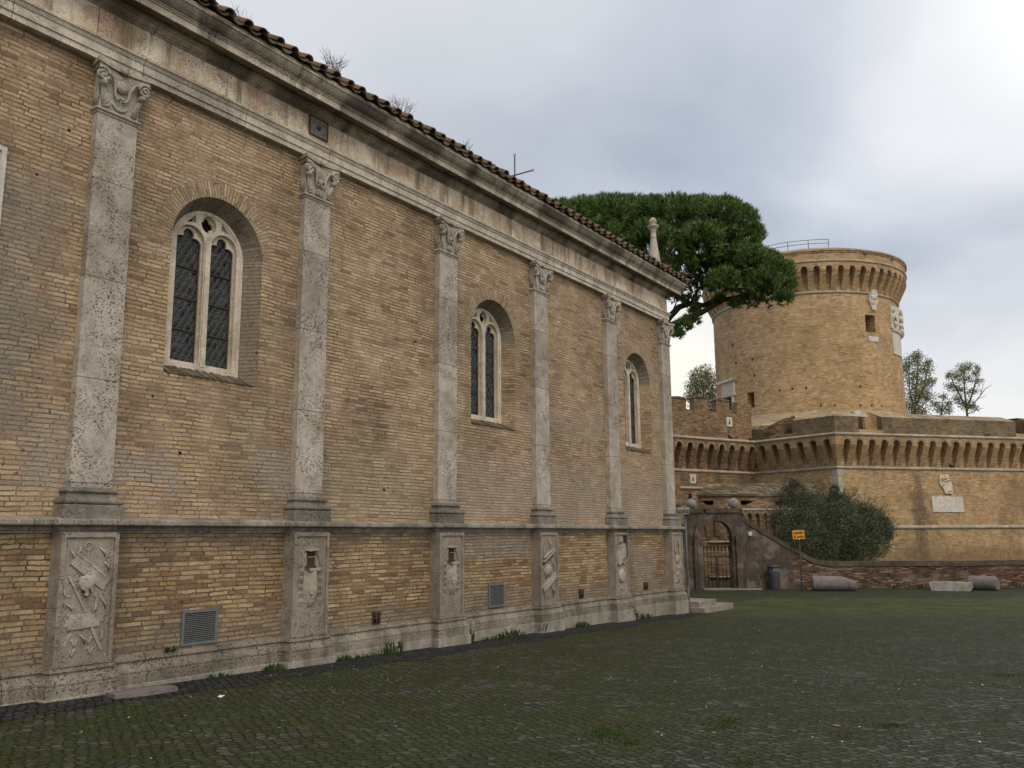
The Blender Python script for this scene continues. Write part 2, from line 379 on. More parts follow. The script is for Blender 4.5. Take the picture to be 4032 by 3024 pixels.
MT['string'] = stone_mat('string_course_stone', (.33, .295, .245), (.105, .09, .072), .75, .55, streak=((.12, .10, .08), .55), lichen=.85, joints=(1, 1.55, .4))
MT['pedestal'] = stone_mat('carved_pedestal_stone', (.325, .275, .22), (.195, .16, .125), .8, .6, streak=((.17, .14, .11), .4), lichen=.55)
MT['relief'] = stone_mat('relief_stone', (.43, .37, .305), (.25, .21, .168), .7, .35, streak=((.17, .14, .11), .4), lichen=.5)
MT['stain_shade'] = stone_mat('stain_shade_stone', (.062, .046, .036), (.035, .027, .022), .8, .4)  # water stain plus the dark of carved hollows, both in the colour
MT['plinth'] = stone_mat('plinth_stone', (.275, .235, .182), (.12, .105, .08), .85, .9, streak=((.10, .09, .062), .7), patch=((.35, .305, .25), .5), joints=(1, 1.9, .1))
MT['foot'] = stone_mat('foundation_stone', (.34, .31, .26), (.19, .172, .14), .8, .3, streak=((.17, .15, .115), .75))
MT['arch'] = stone_mat('architrave_stone', (.61, .535, .435), (.36, .305, .235), .75, .45, streak=((.28, .235, .18), .55), joints=(1, 1.85, .55), lichen=.0)
MT['frieze'] = stone_mat('frieze_plaster', (.74, .63, .475), (.47, .32, .19), .85, .5, streak=((.22, .16, .095), .95), patch=((.50, .315, .225), .8), scale=1.0, joints=(1, 2.45, 1.2))
MT['bed'] = stone_mat('bed_mould_stone', (.46, .395, .305), (.19, .15, .11), .9, .3, streak=((.12, .095, .07), .7), joints=(1, 1.3, .8), joint_dirt=.7)
MT['cornice'] = stone_mat('cornice_stone', (.40, .35, .28), (.16, .132, .10), .9, .4, streak=((.10, .08, .058), .85), joints=(1, 1.05, .35), joint_dirt=.85)
MT['corona'] = stone_mat('corona_stone', (.62, .545, .435), (.36, .30, .225), .85, .4, streak=((.16, .13, .095), .8), joints=(1, 1.63, .35), joint_dirt=.5)  # paler than the cyma: its lit face is put into the colour
MT['cyma'] = stone_mat('cyma_stone', (.43, .37, .29), (.20, .168, .125), .9, .4, streak=((.095, .075, .055), .9), joints=(1, 1.63, .35), joint_dirt=.8)
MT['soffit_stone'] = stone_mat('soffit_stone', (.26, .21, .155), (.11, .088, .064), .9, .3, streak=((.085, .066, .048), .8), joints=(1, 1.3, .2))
MT['capital'] = stone_mat('capital_stone', (.46, .415, .345), (.30, .26, .205), .7, .45, patch=((.36, .30, .22), .4), bump=.006)
MT['tracery'] = stone_mat('tracery_stone', (.64, .555, .44), (.47, .385, .285), .7, .35, bump=.006)
MT['voussoir'] = brick_mat('arch_brick', [(0, (.25, .165, .095)), (.3, (.42, .29, .16)), (.6, (.47, .34, .20)), (.85, (.38, .245, .155)), (1, (.52, .42, .30))], ((.17, .15, .12), (.27, .24, .20)), rowh=.058, bw=.30, weather=(.7, 1.1), msize=.014)
MT['soffit'] = brick_mat('niche_soffit', [(0, (.20, .155, .11)), (.5, (.27, .215, .155)), (1, (.33, .27, .205))], ((.17, .145, .115), (.26, .22, .18)), rowh=.062, bw=.30, weather=(.7, 1.1))
MT['sill'] = brick_mat('sill_brick', [(0, (.10, .078, .052)), (.5, (.19, .145, .095)), (1, (.27, .21, .14))], ((.09, .075, .055), (.14, .115, .085)), rowh=.06, bw=.3, weather=(.6, 1.15), moss=((.10, .09, .05), .5))
MT['ring'] = stone_mat('torus_stone', (.47, .41, .32), (.26, .22, .165), .7, .2, joints=(0, 1.3, .2))
MT['quoin'] = stone_mat('quoin_stone', (.45, .40, .31), (.36, .285, .21), .8, .2, patch=((.40, .31, .25), .7))
MT['marble'] = stone_mat('white_marble', (.62, .585, .52), (.46, .42, .35), .6, .15, bump=.004)
MT['plaster'] = stone_mat('gate_plaster', (.145, .108, .092), (.070, .055, .043), .95, .7, streak=((.055, .05, .032), .85), patch=((.255, .225, .18), .65), bump=.045, scale=1.3)
MT['coping'] = stone_mat('coping_stone', (.125, .100, .070), (.070, .058, .038), .9, .6, streak=((.06, .058, .032), .7), bump=.03)
MT['ball'] = stone_mat('ball_stone', (.29, .26, .235), (.20, .175, .16), .7, .5, bump=.02)
MT['granite'] = stone_mat('grey_granite', (.215, .188, .17), (.155, .135, .122), .7, .35, bump=.012, scale=1.5)
MT['block'] = stone_mat('marble_block_stone', (.40, .385, .35), (.21, .20, .175), .8, .4, streak=((.13, .125, .105), .5))
MT['step'] = stone_mat('step_stone', (.30, .265, .215), (.15, .13, .10), .8, .4)
MT['iron'] = plain_mat('dark_iron', (.018, .016, .015), (.045, .036, .030), .6, .4, 30, .5)
MT['rust'] = plain_mat('rusty_iron', (.05, .028, .022), (.10, .055, .038), .75, .3, 30)
MT['dark'] = plain_mat('dark_recess', (.012, .010, .009), (.02, .017, .014), .95, .1, 10)
MT['grille'] = plain_mat('grille_zinc', (.135, .142, .138), (.20, .205, .20), .5, .45, 20, .3)
MT['opening_shade'] = plain_mat('opening_back_shade', (.018, .012, .009), (.032, .020, .014), .9, .1, 10)  # backs of the keep openings, their deep shade painted near black
MT['pipe'] = plain_mat('pipe_steel', (.065, .068, .068), (.12, .125, .125), .5, .4, 9, .3)
MT['plate'] = plain_mat('plate_metal', (.10, .095, .09), (.19, .18, .17), .6, .4, 16, .3)
MT['bin'] = plain_mat('bin_metal', (.035, .037, .04), (.06, .062, .066), .5, .4, 20)
MT['post'] = plain_mat('post_paint', (.022, .024, .024), (.045, .048, .048), .55, .3, 9)
MT['orange'] = plain_mat('orange_sign_paint', (.62, .235, .016), (.72, .29, .022), .45, .4, 8)
MT['ink'] = plain_mat('sign_lettering', (.02, .013, .01), (.035, .02, .014), .6, .3, 20)
MT['signrim'] = plain_mat('sign_edge', (.10, .05, .03), (.16, .08, .04), .6, .3, 20)
MT['white'] = plain_mat('white_paper', (.62, .62, .6), (.75, .75, .73), .8, .2, 20)
MT['lead'] = plain_mat('lead_came', (.055, .058, .058), (.10, .104, .104), .5, .35, 30)
MT['bird'] = plain_mat('pigeon_feathers', (.022, .022, .026), (.06, .06, .066), .7, .3, 40)
MT['wood'] = plain_mat('gate_wood', (.16, .09, .045), (.25, .15, .08), .8, .2, 6)
MT['tile_a'] = stone_mat('old_roof_tile', (.20, .145, .098), (.085, .068, .048), .9, .4, patch=((.31, .18, .11), .6), lichen=.5, bump=.008, scale=2)
MT['bark'] = stone_mat('pine_bark', (.085, .055, .042), (.045, .032, .026), .8, .4, bump=.03, scale=1.5)
MT['bark2'] = stone_mat('eucalyptus_bark', (.20, .165, .13), (.12, .10, .08), .7, .2)
MT['pine'] = leaf_mat('pine_needles', [(.24, (.026, .052, .012)), (.42, (.062, .114, .024)), (.58, (.118, .188, .040)), (.76, (.21, .275, .075))], nsc=2.6, mixr=.35)
MT['olive'] = leaf_mat('olive_leaves', [(.2, (.028, .036, .020)), (.45, (.062, .076, .042)), (.65, (.11, .128, .072)), (.85, (.20, .215, .13))], nsc=2.5, mixr=.5)
MT['euc'] = leaf_mat('eucalyptus_leaves', [(.1, (.085, .098, .036)), (.5, (.165, .175, .062)), (.9, (.27, .26, .10))])
MT['weed'] = leaf_mat('weed_leaves', [(.1, (.018, .036, .010)), (.5, (.034, .066, .016)), (.9, (.062, .11, .026))])
MT['grass'] = leaf_mat('grass_blades', [(.1, (.026, .042, .010)), (.5, (.042, .070, .013)), (.9, (.072, .108, .020))])
MT['dry'] = leaf_mat('dry_twigs', [(.1, (.16, .11, .07)), (.9, (.27, .20, .13))])

def glass_mat(name, c0):
    a = Mat(name); g = a.n('ShaderNodeNewGeometry')
    a.set('Base Color', a.mix(g.outputs['Random Per Island'], c0, tuple(x*1.9+.004 for x in c0))); a.set('Roughness', .28); a.set('Specular IOR Level', .3)
    return a.m
GLS = [glass_mat('bottle_glass_grey', (.024, .027, .027)), glass_mat('bottle_glass_green', (.014, .027, .021)), glass_mat('bottle_glass_blue', (.018, .021, .027)), glass_mat('bottle_glass_amber', (.045, .034, .018)), glass_mat('bottle_glass_dark', (.006, .006, .007))]

# ground material
def ground_mat(name, strip=False):
    a = Mat(name); p = a.pos(); X, Y, Z = a.sep(p)
    wx = a.math('MULTIPLY', a.math('SUBTRACT', a.noise(p, .35, 1), .5), .45); wy = a.math('MULTIPLY', a.math('SUBTRACT', a.noise(a.scl(p, (1, 1, 1)), .31, 1), .5), .45)
    q = a.comb(a.math('ADD', X, wx), a.math('SUBTRACT', Y, wy), 0.0)
    rt = a.n('ShaderNodeMapping'); a.l(q, rt.inputs[0]); rt.inputs['Rotation'].default_value = (0, 0, radians(32)); rt.inputs['Scale'].default_value = (1.0, 1.12, 1)
    v = a.n('ShaderNodeTexVoronoi', feature='DISTANCE_TO_EDGE', voronoi_dimensions='2D'); a.l(rt.outputs[0], v.inputs['Vector']); v.inputs['Scale'].default_value = 8.6; v.inputs['Randomness'].default_value = .52
    vc = a.n('ShaderNodeTexVoronoi', feature='F1', voronoi_dimensions='2D'); a.l(rt.outputs[0], vc.inputs['Vector']); vc.inputs['Scale'].default_value = 8.6; vc.inputs['Randomness'].default_value = .52
    cell = a.sep(vc.outputs['Color'])[0]
    fine = a.noise(p, 45, 4, .65); big = a.noise(p, .22, 5, .6); mid = a.noise(p, 1.1, 5, .65); tuft = a.noise(p, 9, 4, .7)
    gap = a.math('SUBTRACT', 1.0, a.sstep(a.math('SUBTRACT', v.outputs['Distance'], a.math('MULTIPLY', a.math('SUBTRACT', tuft, .5), .35)), .02, .15))
    if strip:
        st = a.mix(cell, (.026, .026, .026), (.062, .060, .058))
        c_ = a.mix(a.math('MULTIPLY', gap, .8), st, (.010, .010, .010))
        c_ = a.mix(a.ramp(mid, [(.56, 0.0), (.7, .6)]), c_, (.045, .05, .025))
    else:
        st = a.mix(a.math('POWER', cell, 1.6), (.045, .043, .039), (.165, .156, .140))
        # open, lighter paving to the right; mossy near the church
        opn = a.math('ADD', a.math('MULTIPLY', X, .11), a.math('MULTIPLY', Y, -.012)); opn = a.math('ADD', opn, a.math('MULTIPLY', a.math('SUBTRACT', big, .5), 1.6))
        lite = a.sstep(opn, .55, 1.2)
        film = a.math('MULTIPLY', a.math('SUBTRACT', 1.0, a.math('MULTIPLY', lite, .75)), a.ramp(a.math('ADD', a.math('MULTIPLY', mid, .55), a.math('MULTIPLY', tuft, .45)), [(.36, .25), (.58, .95)]))
        st = a.mix(film, st, a.mix(fine, (.018, .023, .008), (.052, .058, .026)))
        mossm = a.ramp(a.noise(p, .6, 6, .7), [(.38, .15), (.58, 1.0)])
        gcol = a.mix(a.math('MULTIPLY', mossm, .8), (.020, .019, .015), (.045, .068, .012))
        c_ = a.mix(a.math('MULTIPLY', gap, .92), st, gcol)
        ptch = a.ramp(a.noise(p, .5, 6, .75), [(.57, 0.0), (.68, .75)])
        c_ = a.mix(a.math('MULTIPLY', ptch, a.math('SUBTRACT', 1.0, a.math('MULTIPLY', lite, .5))), c_, a.mix(fine, (.036, .050, .010), (.092, .118, .022)))
        # band of turf growing before the boundary wall
        far = a.math('ADD', a.math('ADD', a.math('MULTIPLY', Y, .8287), a.math('MULTIPLY', X, -.5597)), a.math('MULTIPLY', a.math('SUBTRACT', mid, .5), 4.0))
        far = a.math('MULTIPLY', a.sstep(far, 17.5, 21.5), a.math('SUBTRACT', 1.0, a.sstep(far, 26.2, 27.6)))
        c_ = a.mix(a.math('MULTIPLY', far, a.ramp(a.noise(p, .9, 5, .7), [(.3, .35), (.55, .95)])), c_, a.mix(fine, (.062, .078, .016), (.125, .14, .036)))
        sp = a.noise(p, 60, 1, .3); c_ = a.mix(a.ramp(sp, [(.765, 0.0), (.78, .4)]), c_, (.35, .34, .30))
    c_ = a.mix(1, c_, a.ramp(fine, [(.2, .65), (.5, 1.0), (.8, 1.25)]), 'MULTIPLY')
    a.set('Base Color', c_); a.set('Roughness', a.ramp(fine, [(.3, .55), (.7, .85)])); a.set('Specular IOR Level', .10)
    if not strip:
        veil = a.math('MULTIPLY', a.ramp(a.math('ADD', a.math('MULTIPLY', tuft, .45), a.math('MULTIPLY', mid, .55)), [(.43, .05), (.57, .90)]), a.math('SUBTRACT', 1.0, a.math('MULTIPLY', lite, .7)))
        c_ = a.mix(veil, c_, a.mix(a.ramp(a.noise(p, 18, 4, .7), [(.35, 0.0), (.65, 1.0)]), (.020, .023, .009), (.070, .076, .030))); a.set('Base Color', c_)
        sp2 = a.noise(p, 7, 2, .5); c_ = a.mix(a.math('MULTIPLY', a.ramp(sp2, [(.60, 0.0), (.68, .6)]), cell), c_, (.15, .145, .13)); a.set('Base Color', c_)
    h = a.math('ADD', a.math('MULTIPLY', a.math('SUBTRACT', 1.0, gap), 1.0), a.math('MULTIPLY', fine, .28)); h = a.math('ADD', h, a.math('MULTIPLY', cell, .45))
    a.bump(h, .03)
    return a.m
MT['ground'] = ground_mat('mossy_cobbles'); MT['gutter'] = ground_mat('dark_basalt_cobbles', True)

# ================================================================== GROUND
g = M(); ys = [-60, -20, -5, 0, 6, 12, 18, 24, 25, 26, 27, 28, 29, 30, 34, 60, 120, 400]; xs = [-300, -60, -20, -5, 5, 20, 60, 300]
ids = [[g.vert((x, y, ground_z(y))) for x in xs] for y in ys]
for a in range(len(ys)-1):
    for b in range(len(xs)-1): g.face((ids[a][b], ids[a][b+1], ids[a+1][b+1], ids[a+1][b]))
struct(g.build('ground', MT['ground'], uv=None))
g = M(); n = 90; prev = None
for k in range(n+1):
    y = -3+28.6*k/n; e = 1.12+.10*sin(y*1.7)+.07*sin(y*5.3+1)+random.uniform(-.05, .05)
    cur = (g.vert((.15, y, ground_z(y)+.004)), g.vert((e, y, ground_z(y)+.004)))
    if prev: g.face((prev[0], prev[1], cur[1], cur[0]))
    prev = cur
struct(g.build('gutter', MT['gutter'], uv=None))

# ================================================================== CHURCH
PY = [6.2285, 10.0303, 13.7389, 17.3754, 21.0336, 24.624]; PW = .60; YS = -3.0; YE = 25.21
church = thing('church', 'long brick church flank with travertine pilasters, heavy cornice and tiled eaves', 'church')
WINC = [8.418, 15.84, 23.09]
def arch_loop(c_, half, z0, zs, n=24): return [(c_-half, z0), (c_+half, z0)] + arc(c_, zs, half, 0, pi, n)
m = M()
m.plate([[(YS, 1.9), (YE, 1.9), (YE, 8.4), (YS, 8.4)]]+[arch_loop(c_, .85, 4.07, 6.12)[::-1] for c_ in WINC], lambda a, b, d: (d, a, b), 0, 0, back=False)
for c_ in WINC:                                        # niche reveals
    A = arch_loop(c_, .85, 4.07, 6.12); B = arch_loop(c_, .68, 4.235, 6.13); n = len(A)
    s_ = 0
    for k in range(n):
        k2 = (k+1) % n
        P = [(0, *A[k]), (0, *A[k2]), (-.30, *B[k2]), (-.30, *B[k])]
        if k == 0: m.poly(P, 2, uv=[(0, A[0][0]), (0, A[1][0]), (.3, A[1][0]), (.3, A[0][0])])
        elif k in (1, n-1): m.poly(P, 0)
        else:
            d = .85*pi/24; m.poly(P, 1, uv=[(0, s_), (0, s_+d), (.3, s_+d), (.3, s_)], smooth=False); s_ += d
m.poly([(0, YE, 1.9), (-11.4, YE, 1.9), (-11.4, YE, 8.4), (0, YE, 8.4)])
m.poly([(0, YE, 9.0), (-11.4, YE, 9.0), (-5.7, YE, 13.2)])
m.build('wall', [MT['wall'], MT['soffit'], MT['soffit']], church)
m = M(); m.poly([(.03, YS, -.9), (.03, YE, -.9), (.03, YE, 1.9), (.03, YS, 1.9)]); m.poly([(.03, YE, -.9), (-11.4, YE, -.9), (-11.4, YE, 1.9), (.03, YE, 1.9)])
m.build('podium_wall', MT['podium'], church)
def path_breaks(xw, xp, y0o, y1o, yend):
    P = [(xw, YS)]
    for y in PY:
        P += [(xw, y+y0o), (xp, y+y0o), (xp, y+y1o), (xw, y+y1o)]
    P.pop(); P[-1] = (xp, yend); P.append((-11.4, yend)); return P
m = M(); m.sweep(path_breaks(.0, .125, -.06, .66, 25.29), [(-.02, 1.785), (.05, 1.785), (.052, 1.812), (.07, 1.818), (.078, 1.84), (.088, 1.856), (.098, 1.868), (.155, 1.876), (.178, 1.886), (.182, 1.90), (.180, 1.944), (.168, 1.956), (-.02, 1.998)])
m.build('string_course', MT['string'], church)
m = M(); m.sweep(path_breaks(.06, .25, -.115, .66, 25.284), [(.092, -.205), (.092, -.185), (.090, -.075), (.082, -.068), (.088, -.04), (.080, -.015), (.066, .0), (.056, .018), (.040, .04), (.030, .075), (.040, .082), (.050, .10), (.044, .122), (.016, .130), (.010, .158), (-.03, .162)])
m.build('plinth', MT['plinth'], church)
m = M(); m.sweep(path_breaks(.065, .255, -.13, .68, 25.30), [(.104, -1.3), (.104, -.208), (.098, -.2015), (-.03, -.2005)]); m.build('foundation_course', MT['foot'], church)
EP = [(.10, YS), (.10, 25.18), (-11.4, 25.18)]
for nm, prof in (('architrave', [(-.12, 8.28), (.022, 8.28), (.022, 8.362), (.030, 8.366), (.042, 8.370), (.042, 8.486), (.052, 8.492), (.058, 8.502), (.074, 8.545), (.092, 8.556), (.094, 8.594), (-.01, 8.612)]),
                 ('frieze', [(0, 8.605), (0, 9.075)]),
                 ('bed_moulding', [(-.01, 9.060), (.022, 9.062), (.022, 9.084), (.040, 9.086), (.040, 9.098), (.060, 9.100), (.060, 9.118), (.074, 9.120), (.104, 9.148), (.106, 9.162), (.132, 9.165), (.134, 9.196), (.150, 9.198), (.152, 9.226)]),
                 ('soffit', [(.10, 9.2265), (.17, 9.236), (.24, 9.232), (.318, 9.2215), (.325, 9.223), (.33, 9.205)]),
                 ('corona', [(.33, 9.205), (.352, 9.205), (.352, 9.305), (.366, 9.312), (.372, 9.318), (.374, 9.334), (.392, 9.340), (.396, 9.352)]),
                 ('cyma', [(.396, 9.352), (.43, 9.372), (.465, 9.408), (.492, 9.452), (.508, 9.488), (.52, 9.492), (.52, 9.53), (.1, 9.56)])):
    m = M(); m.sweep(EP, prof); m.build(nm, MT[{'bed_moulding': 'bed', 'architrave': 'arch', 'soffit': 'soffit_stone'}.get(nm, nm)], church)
# roof: slope plus the two lower courses of loose half-round tiles
SL = radians(31); dv = Vector((-cos(SL), 0, sin(SL)))
m = M()
m.poly([(.56, YS, 9.56), (.56, 25.75, 9.56), (-5.7, 25.75, 9.56+6.26*math.tan(SL)), (-5.7, YS, 9.56+6.26*math.tan(SL))])
m.poly([(-11.96, YS, 9.56), (-11.96, 25.75, 9.56), (-5.7, 25.75, 9.56+6.26*math.tan(SL)), (-5.7, YS, 9.56+6.26*math.tan(SL))][::-1])
def coppo(m, y, x, z, r0, r1, L, inv, tilt, mat):
    e = 8; th = .018; ax = dv; rings = []
    for (t, r) in ((0, r0), (L, r1)):
        c_ = Vector((x, y+tilt*t, z))+ax*t
        for rr in (r, r-th):
            ring = []
            for k in range(e+1):
                a_ = pi*k/e
                ring.append(m.vert(c_+Vector((0, cos(a_)*rr, 0))+Vector((sin(SL), 0, cos(SL)))*(sin(a_)*rr*(.92 if not inv else -.62))))
            rings.append(ring)
    o0, i0, o1, i1 = rings
    for k in range(e):
        m.face((o0[k], o1[k], o1[k+1], o0[k+1]) if not inv else (o0[k], o0[k+1], o1[k+1], o1[k]), mat, smooth=True)
        m.face((i0[k], i0[k+1], i1[k+1], i1[k]) if not inv else (i0[k], i1[k], i1[k+1], i0[k+1]), mat, smooth=True)
        m.face((o0[k], o0[k+1], i0[k+1], i0[k]), mat)
y = YS
while y < 25.8:
    p_ = .33
    for c_ in range(2):
        j = random.uniform(-.018, .018); off = random.uniform(-.035, .03) if c_ == 0 else random.uniform(-.02, .02)
        coppo(m, y+j, .665+off-c_*.42*cos(SL), 9.655+c_*.42*sin(SL)+.03*c_+random.uniform(-.012, .014), .096+random.uniform(-.008, .008), .078, .5, False, random.uniform(-.06, .06), 1)
        coppo(m, y+.165+random.uniform(-.015, .015), .695+random.uniform(-.03, .02)-c_*.42*cos(SL), 9.632+c_*.42*sin(SL)+random.uniform(-.008, .008), .106, .09, .5, True, random.uniform(-.04, .04), 1)
    y += p_+random.uniform(-.012, .012)
m.box((.30, YS, 9.545), (.60, 25.7, 9.585), 2)
m.build('roof', [MT['tile_a'], MT['tile_a'], MT['bed']], church)

# pilasters
def half_round(x, r, z, n=5): return [(x+r*sin(pi*k/n), z-r*cos(pi*k/n)) for k in range(n+1)]
def make_capital(kind):
    m = M(); w_ = PW; cy_ = w_/2
    P3 = [(0, .0), (.121, .0), (.121, w_), (0, w_)]
    m.sweep([(0, 0), (.121, 0), (.121, w_), (0, w_)][::1], [(x-.0, z) for x, z in [(0, 7.515), (.012, 7.52), (.012, 7.545)]+half_round(.012, .026, 7.572)+[(.012, 7.60), (0, 7.602)]], side=-1 if False else 1) if False else None
    # path must run with outward on the right: -Y side first
    m.sweep([(0, 0), (.121, 0), (.121, w_), (0, w_)][::-1], [(0, 7.515), (.014, 7.52), (.014, 7.543)]+half_round(.014, .026, 7.572)+[(.014, 7.602), (0, 7.604)], side=-1)
    # bell, flaring slightly
    for k in range(6):
        z0 = 7.60+k*.09; z1 = z0+.09; f0 = .128+.05*(k/6)**2; f1 = .128+.05*((k+1)/6)**2; e0 = -.015*(k/6)**2+.006; e1 = -.015*((k+1)/6)**2+.006
        a = [(0, e0, z0), (f0, e0, z0), (f0, w_-e0, z0), (0, w_-e0, z0)]; b = [(0, e1, z1), (f1, e1, z1), (f1, w_-e1, z1), (0, w_-e1, z1)]
        for i in range(3): m.poly([a[i], a[i+1], b[i+1], b[i]])
    # abacus with hollow front
    def aba(o, z0, z1):
        pts = [(0, -.05-o)]+[(.255+o-.085*sin(pi*t/10), -.105-o+(w_+.21+2*o)*t/10) for t in range(11)]+[(0, w_+.05+o)]
        m.poly([(x, y, z1) for x, y in pts]); m.poly([(x, y, z0) for x, y in pts][::-1])
        for i in range(len(pts)-1): m.poly([(*pts[i], z0), (*pts[i+1], z0), (*pts[i+1], z1), (*pts[i], z1)])
    aba(-.02, 8.145, 8.195); aba(.012, 8.197, 8.262)
    # corner volutes
    for sgn, yc in ((-1, -.015), (1, w_+.015)):
        pts = []; 
        for k in range(27):
            a_ = pi*.75+ -k*.42; r_ = .105*(1-k/30)
            pts.append((.232+.012*k/27, yc+sgn*(-(cos(a_))*r_), 8.035+sin(a_)*r_))
        m.tube(pts, [.024-.010*k/27 for k in range(27)], 6)
        m.lathe((.19, yc, 8.035), [(.085, 0), (.09, .03), (.03, .05), (.012, .055)], 12, ax=(1, 0, 0))
        # stem (lyre) from volute down to the middle
        m.tube([(.225, yc-sgn*.07, 8.115), (.21, yc-sgn*.15, 8.06), (.19, yc-sgn*.20, 7.95), (.178, cy_+sgn*.105, 7.84), (.172, cy_+sgn*.075, 7.785), (.17, cy_+sgn*.03, 7.768), (.175, cy_+sgn*.012, 7.80), (.175, cy_+sgn*.04, 7.822)], [.020, .022, .022, .020, .018, .016, .014, .014], 6)
        # leaf under the volute
        m.lathe((.20, yc-sgn*.02, 7.925), [(.02, -.05), (.055, -.02), (.065, .01), (.03, .045)], 8, ax=(.5, sgn*.3, -.8), jit=.18)
        base = (.135, yc-sgn*.06, 7.62)
        for k in range(6):
            t = k/5; y2 = yc-sgn*(.0+.16*t); z2 = 7.90-.10*t*t-.03*k*t
            m.tube([base, ((.15, (base[1]+y2)/2-sgn*.012, 7.62+(z2-7.62)*.55)), (.178+.02*(1-t), y2, z2)], [.014, .017, .011], 5)
        # side face ribs
        if sgn < 0:
            for k in range(4): m.tube([(.06, -.004, 7.62), (.03+.028*k, -.012, 7.75), (.02+.04*k, -.022, 7.92-.02*abs(k-1.5))], [.012, .015, .008], 5)
    if kind == 'disc':
        m.lathe((.165, cy_, 7.985), [(.088, 0), (.092, .014), (.078, .018), (.074, .02), (.07, .03), (.05, .04), (.02, .044)], 20, ax=(1, 0, 0))
        m.tube(arc(cy_, 7.70, .10, pi*1.1, pi*1.9, 8) and [(.14, y_, z_) for y_, z_ in arc(cy_, 7.745, .11, pi*1.08, pi*1.92, 8)], .02, 6)
        m.tube([(.17, cy_-.05, 8.12), (.165, cy_-.02, 8.075), (.165, cy_, 8.07)], .010, 5); m.tube([(.17, cy_+.05, 8.12), (.165, cy_+.02, 8.075), (.165, cy_, 8.07)], .010, 5)
    else:
        for k in range(11):
            a_ = pi*(.02+.096*k); L = .19+.05*sin(a_)
            m.tube([(.16, cy_+.02*cos(a_), 7.875+.02*sin(a_)), (.182, cy_+cos(a_)*L*.55, 7.89+sin(a_)*L*.62), (.17, cy_+cos(a_)*L*.72, 7.89+sin(a_)*L)], [.010, .014, .010], 5)
        m.lathe((.16, cy_, 7.875), [(.05, 0), (.05, .02), (.02, .035)], 10, ax=(1, 0, 0), jit=.1)
        for k in range(7):
            a_ = pi*(.1+.8*k/6); m.tube([(.135, cy_, 7.615), (.15, cy_+cos(a_)*.06, 7.615+sin(a_)*.07), (.155, cy_+cos(a_)*.105, 7.62+sin(a_)*.125)], [.012, .016, .010], 5)
    m.lathe((.18, cy_, 8.215), [(.035, 0), (.055, .02), (.05, .045), (.02, .06)], 9, ax=(1, 0, 0), jit=.15)
    return m
def prism(m, pts, d0, d1, mat=0):           # outline in (y,z), raised along x
    m.plate([pts], lambda a, b, d: (d, a, b), d0, d1, mat)
def bar(m, a, b, wd, d0, d1, mat=0):
    a = Vector(a); b = Vector(b); t = (b-a).normalized(); n_ = Vector((-t.y, t.x))*wd/2
    prism(m, [tuple(a-n_), tuple(b-n_), tuple(b+n_), tuple(a+n_)], d0, d1, mat)
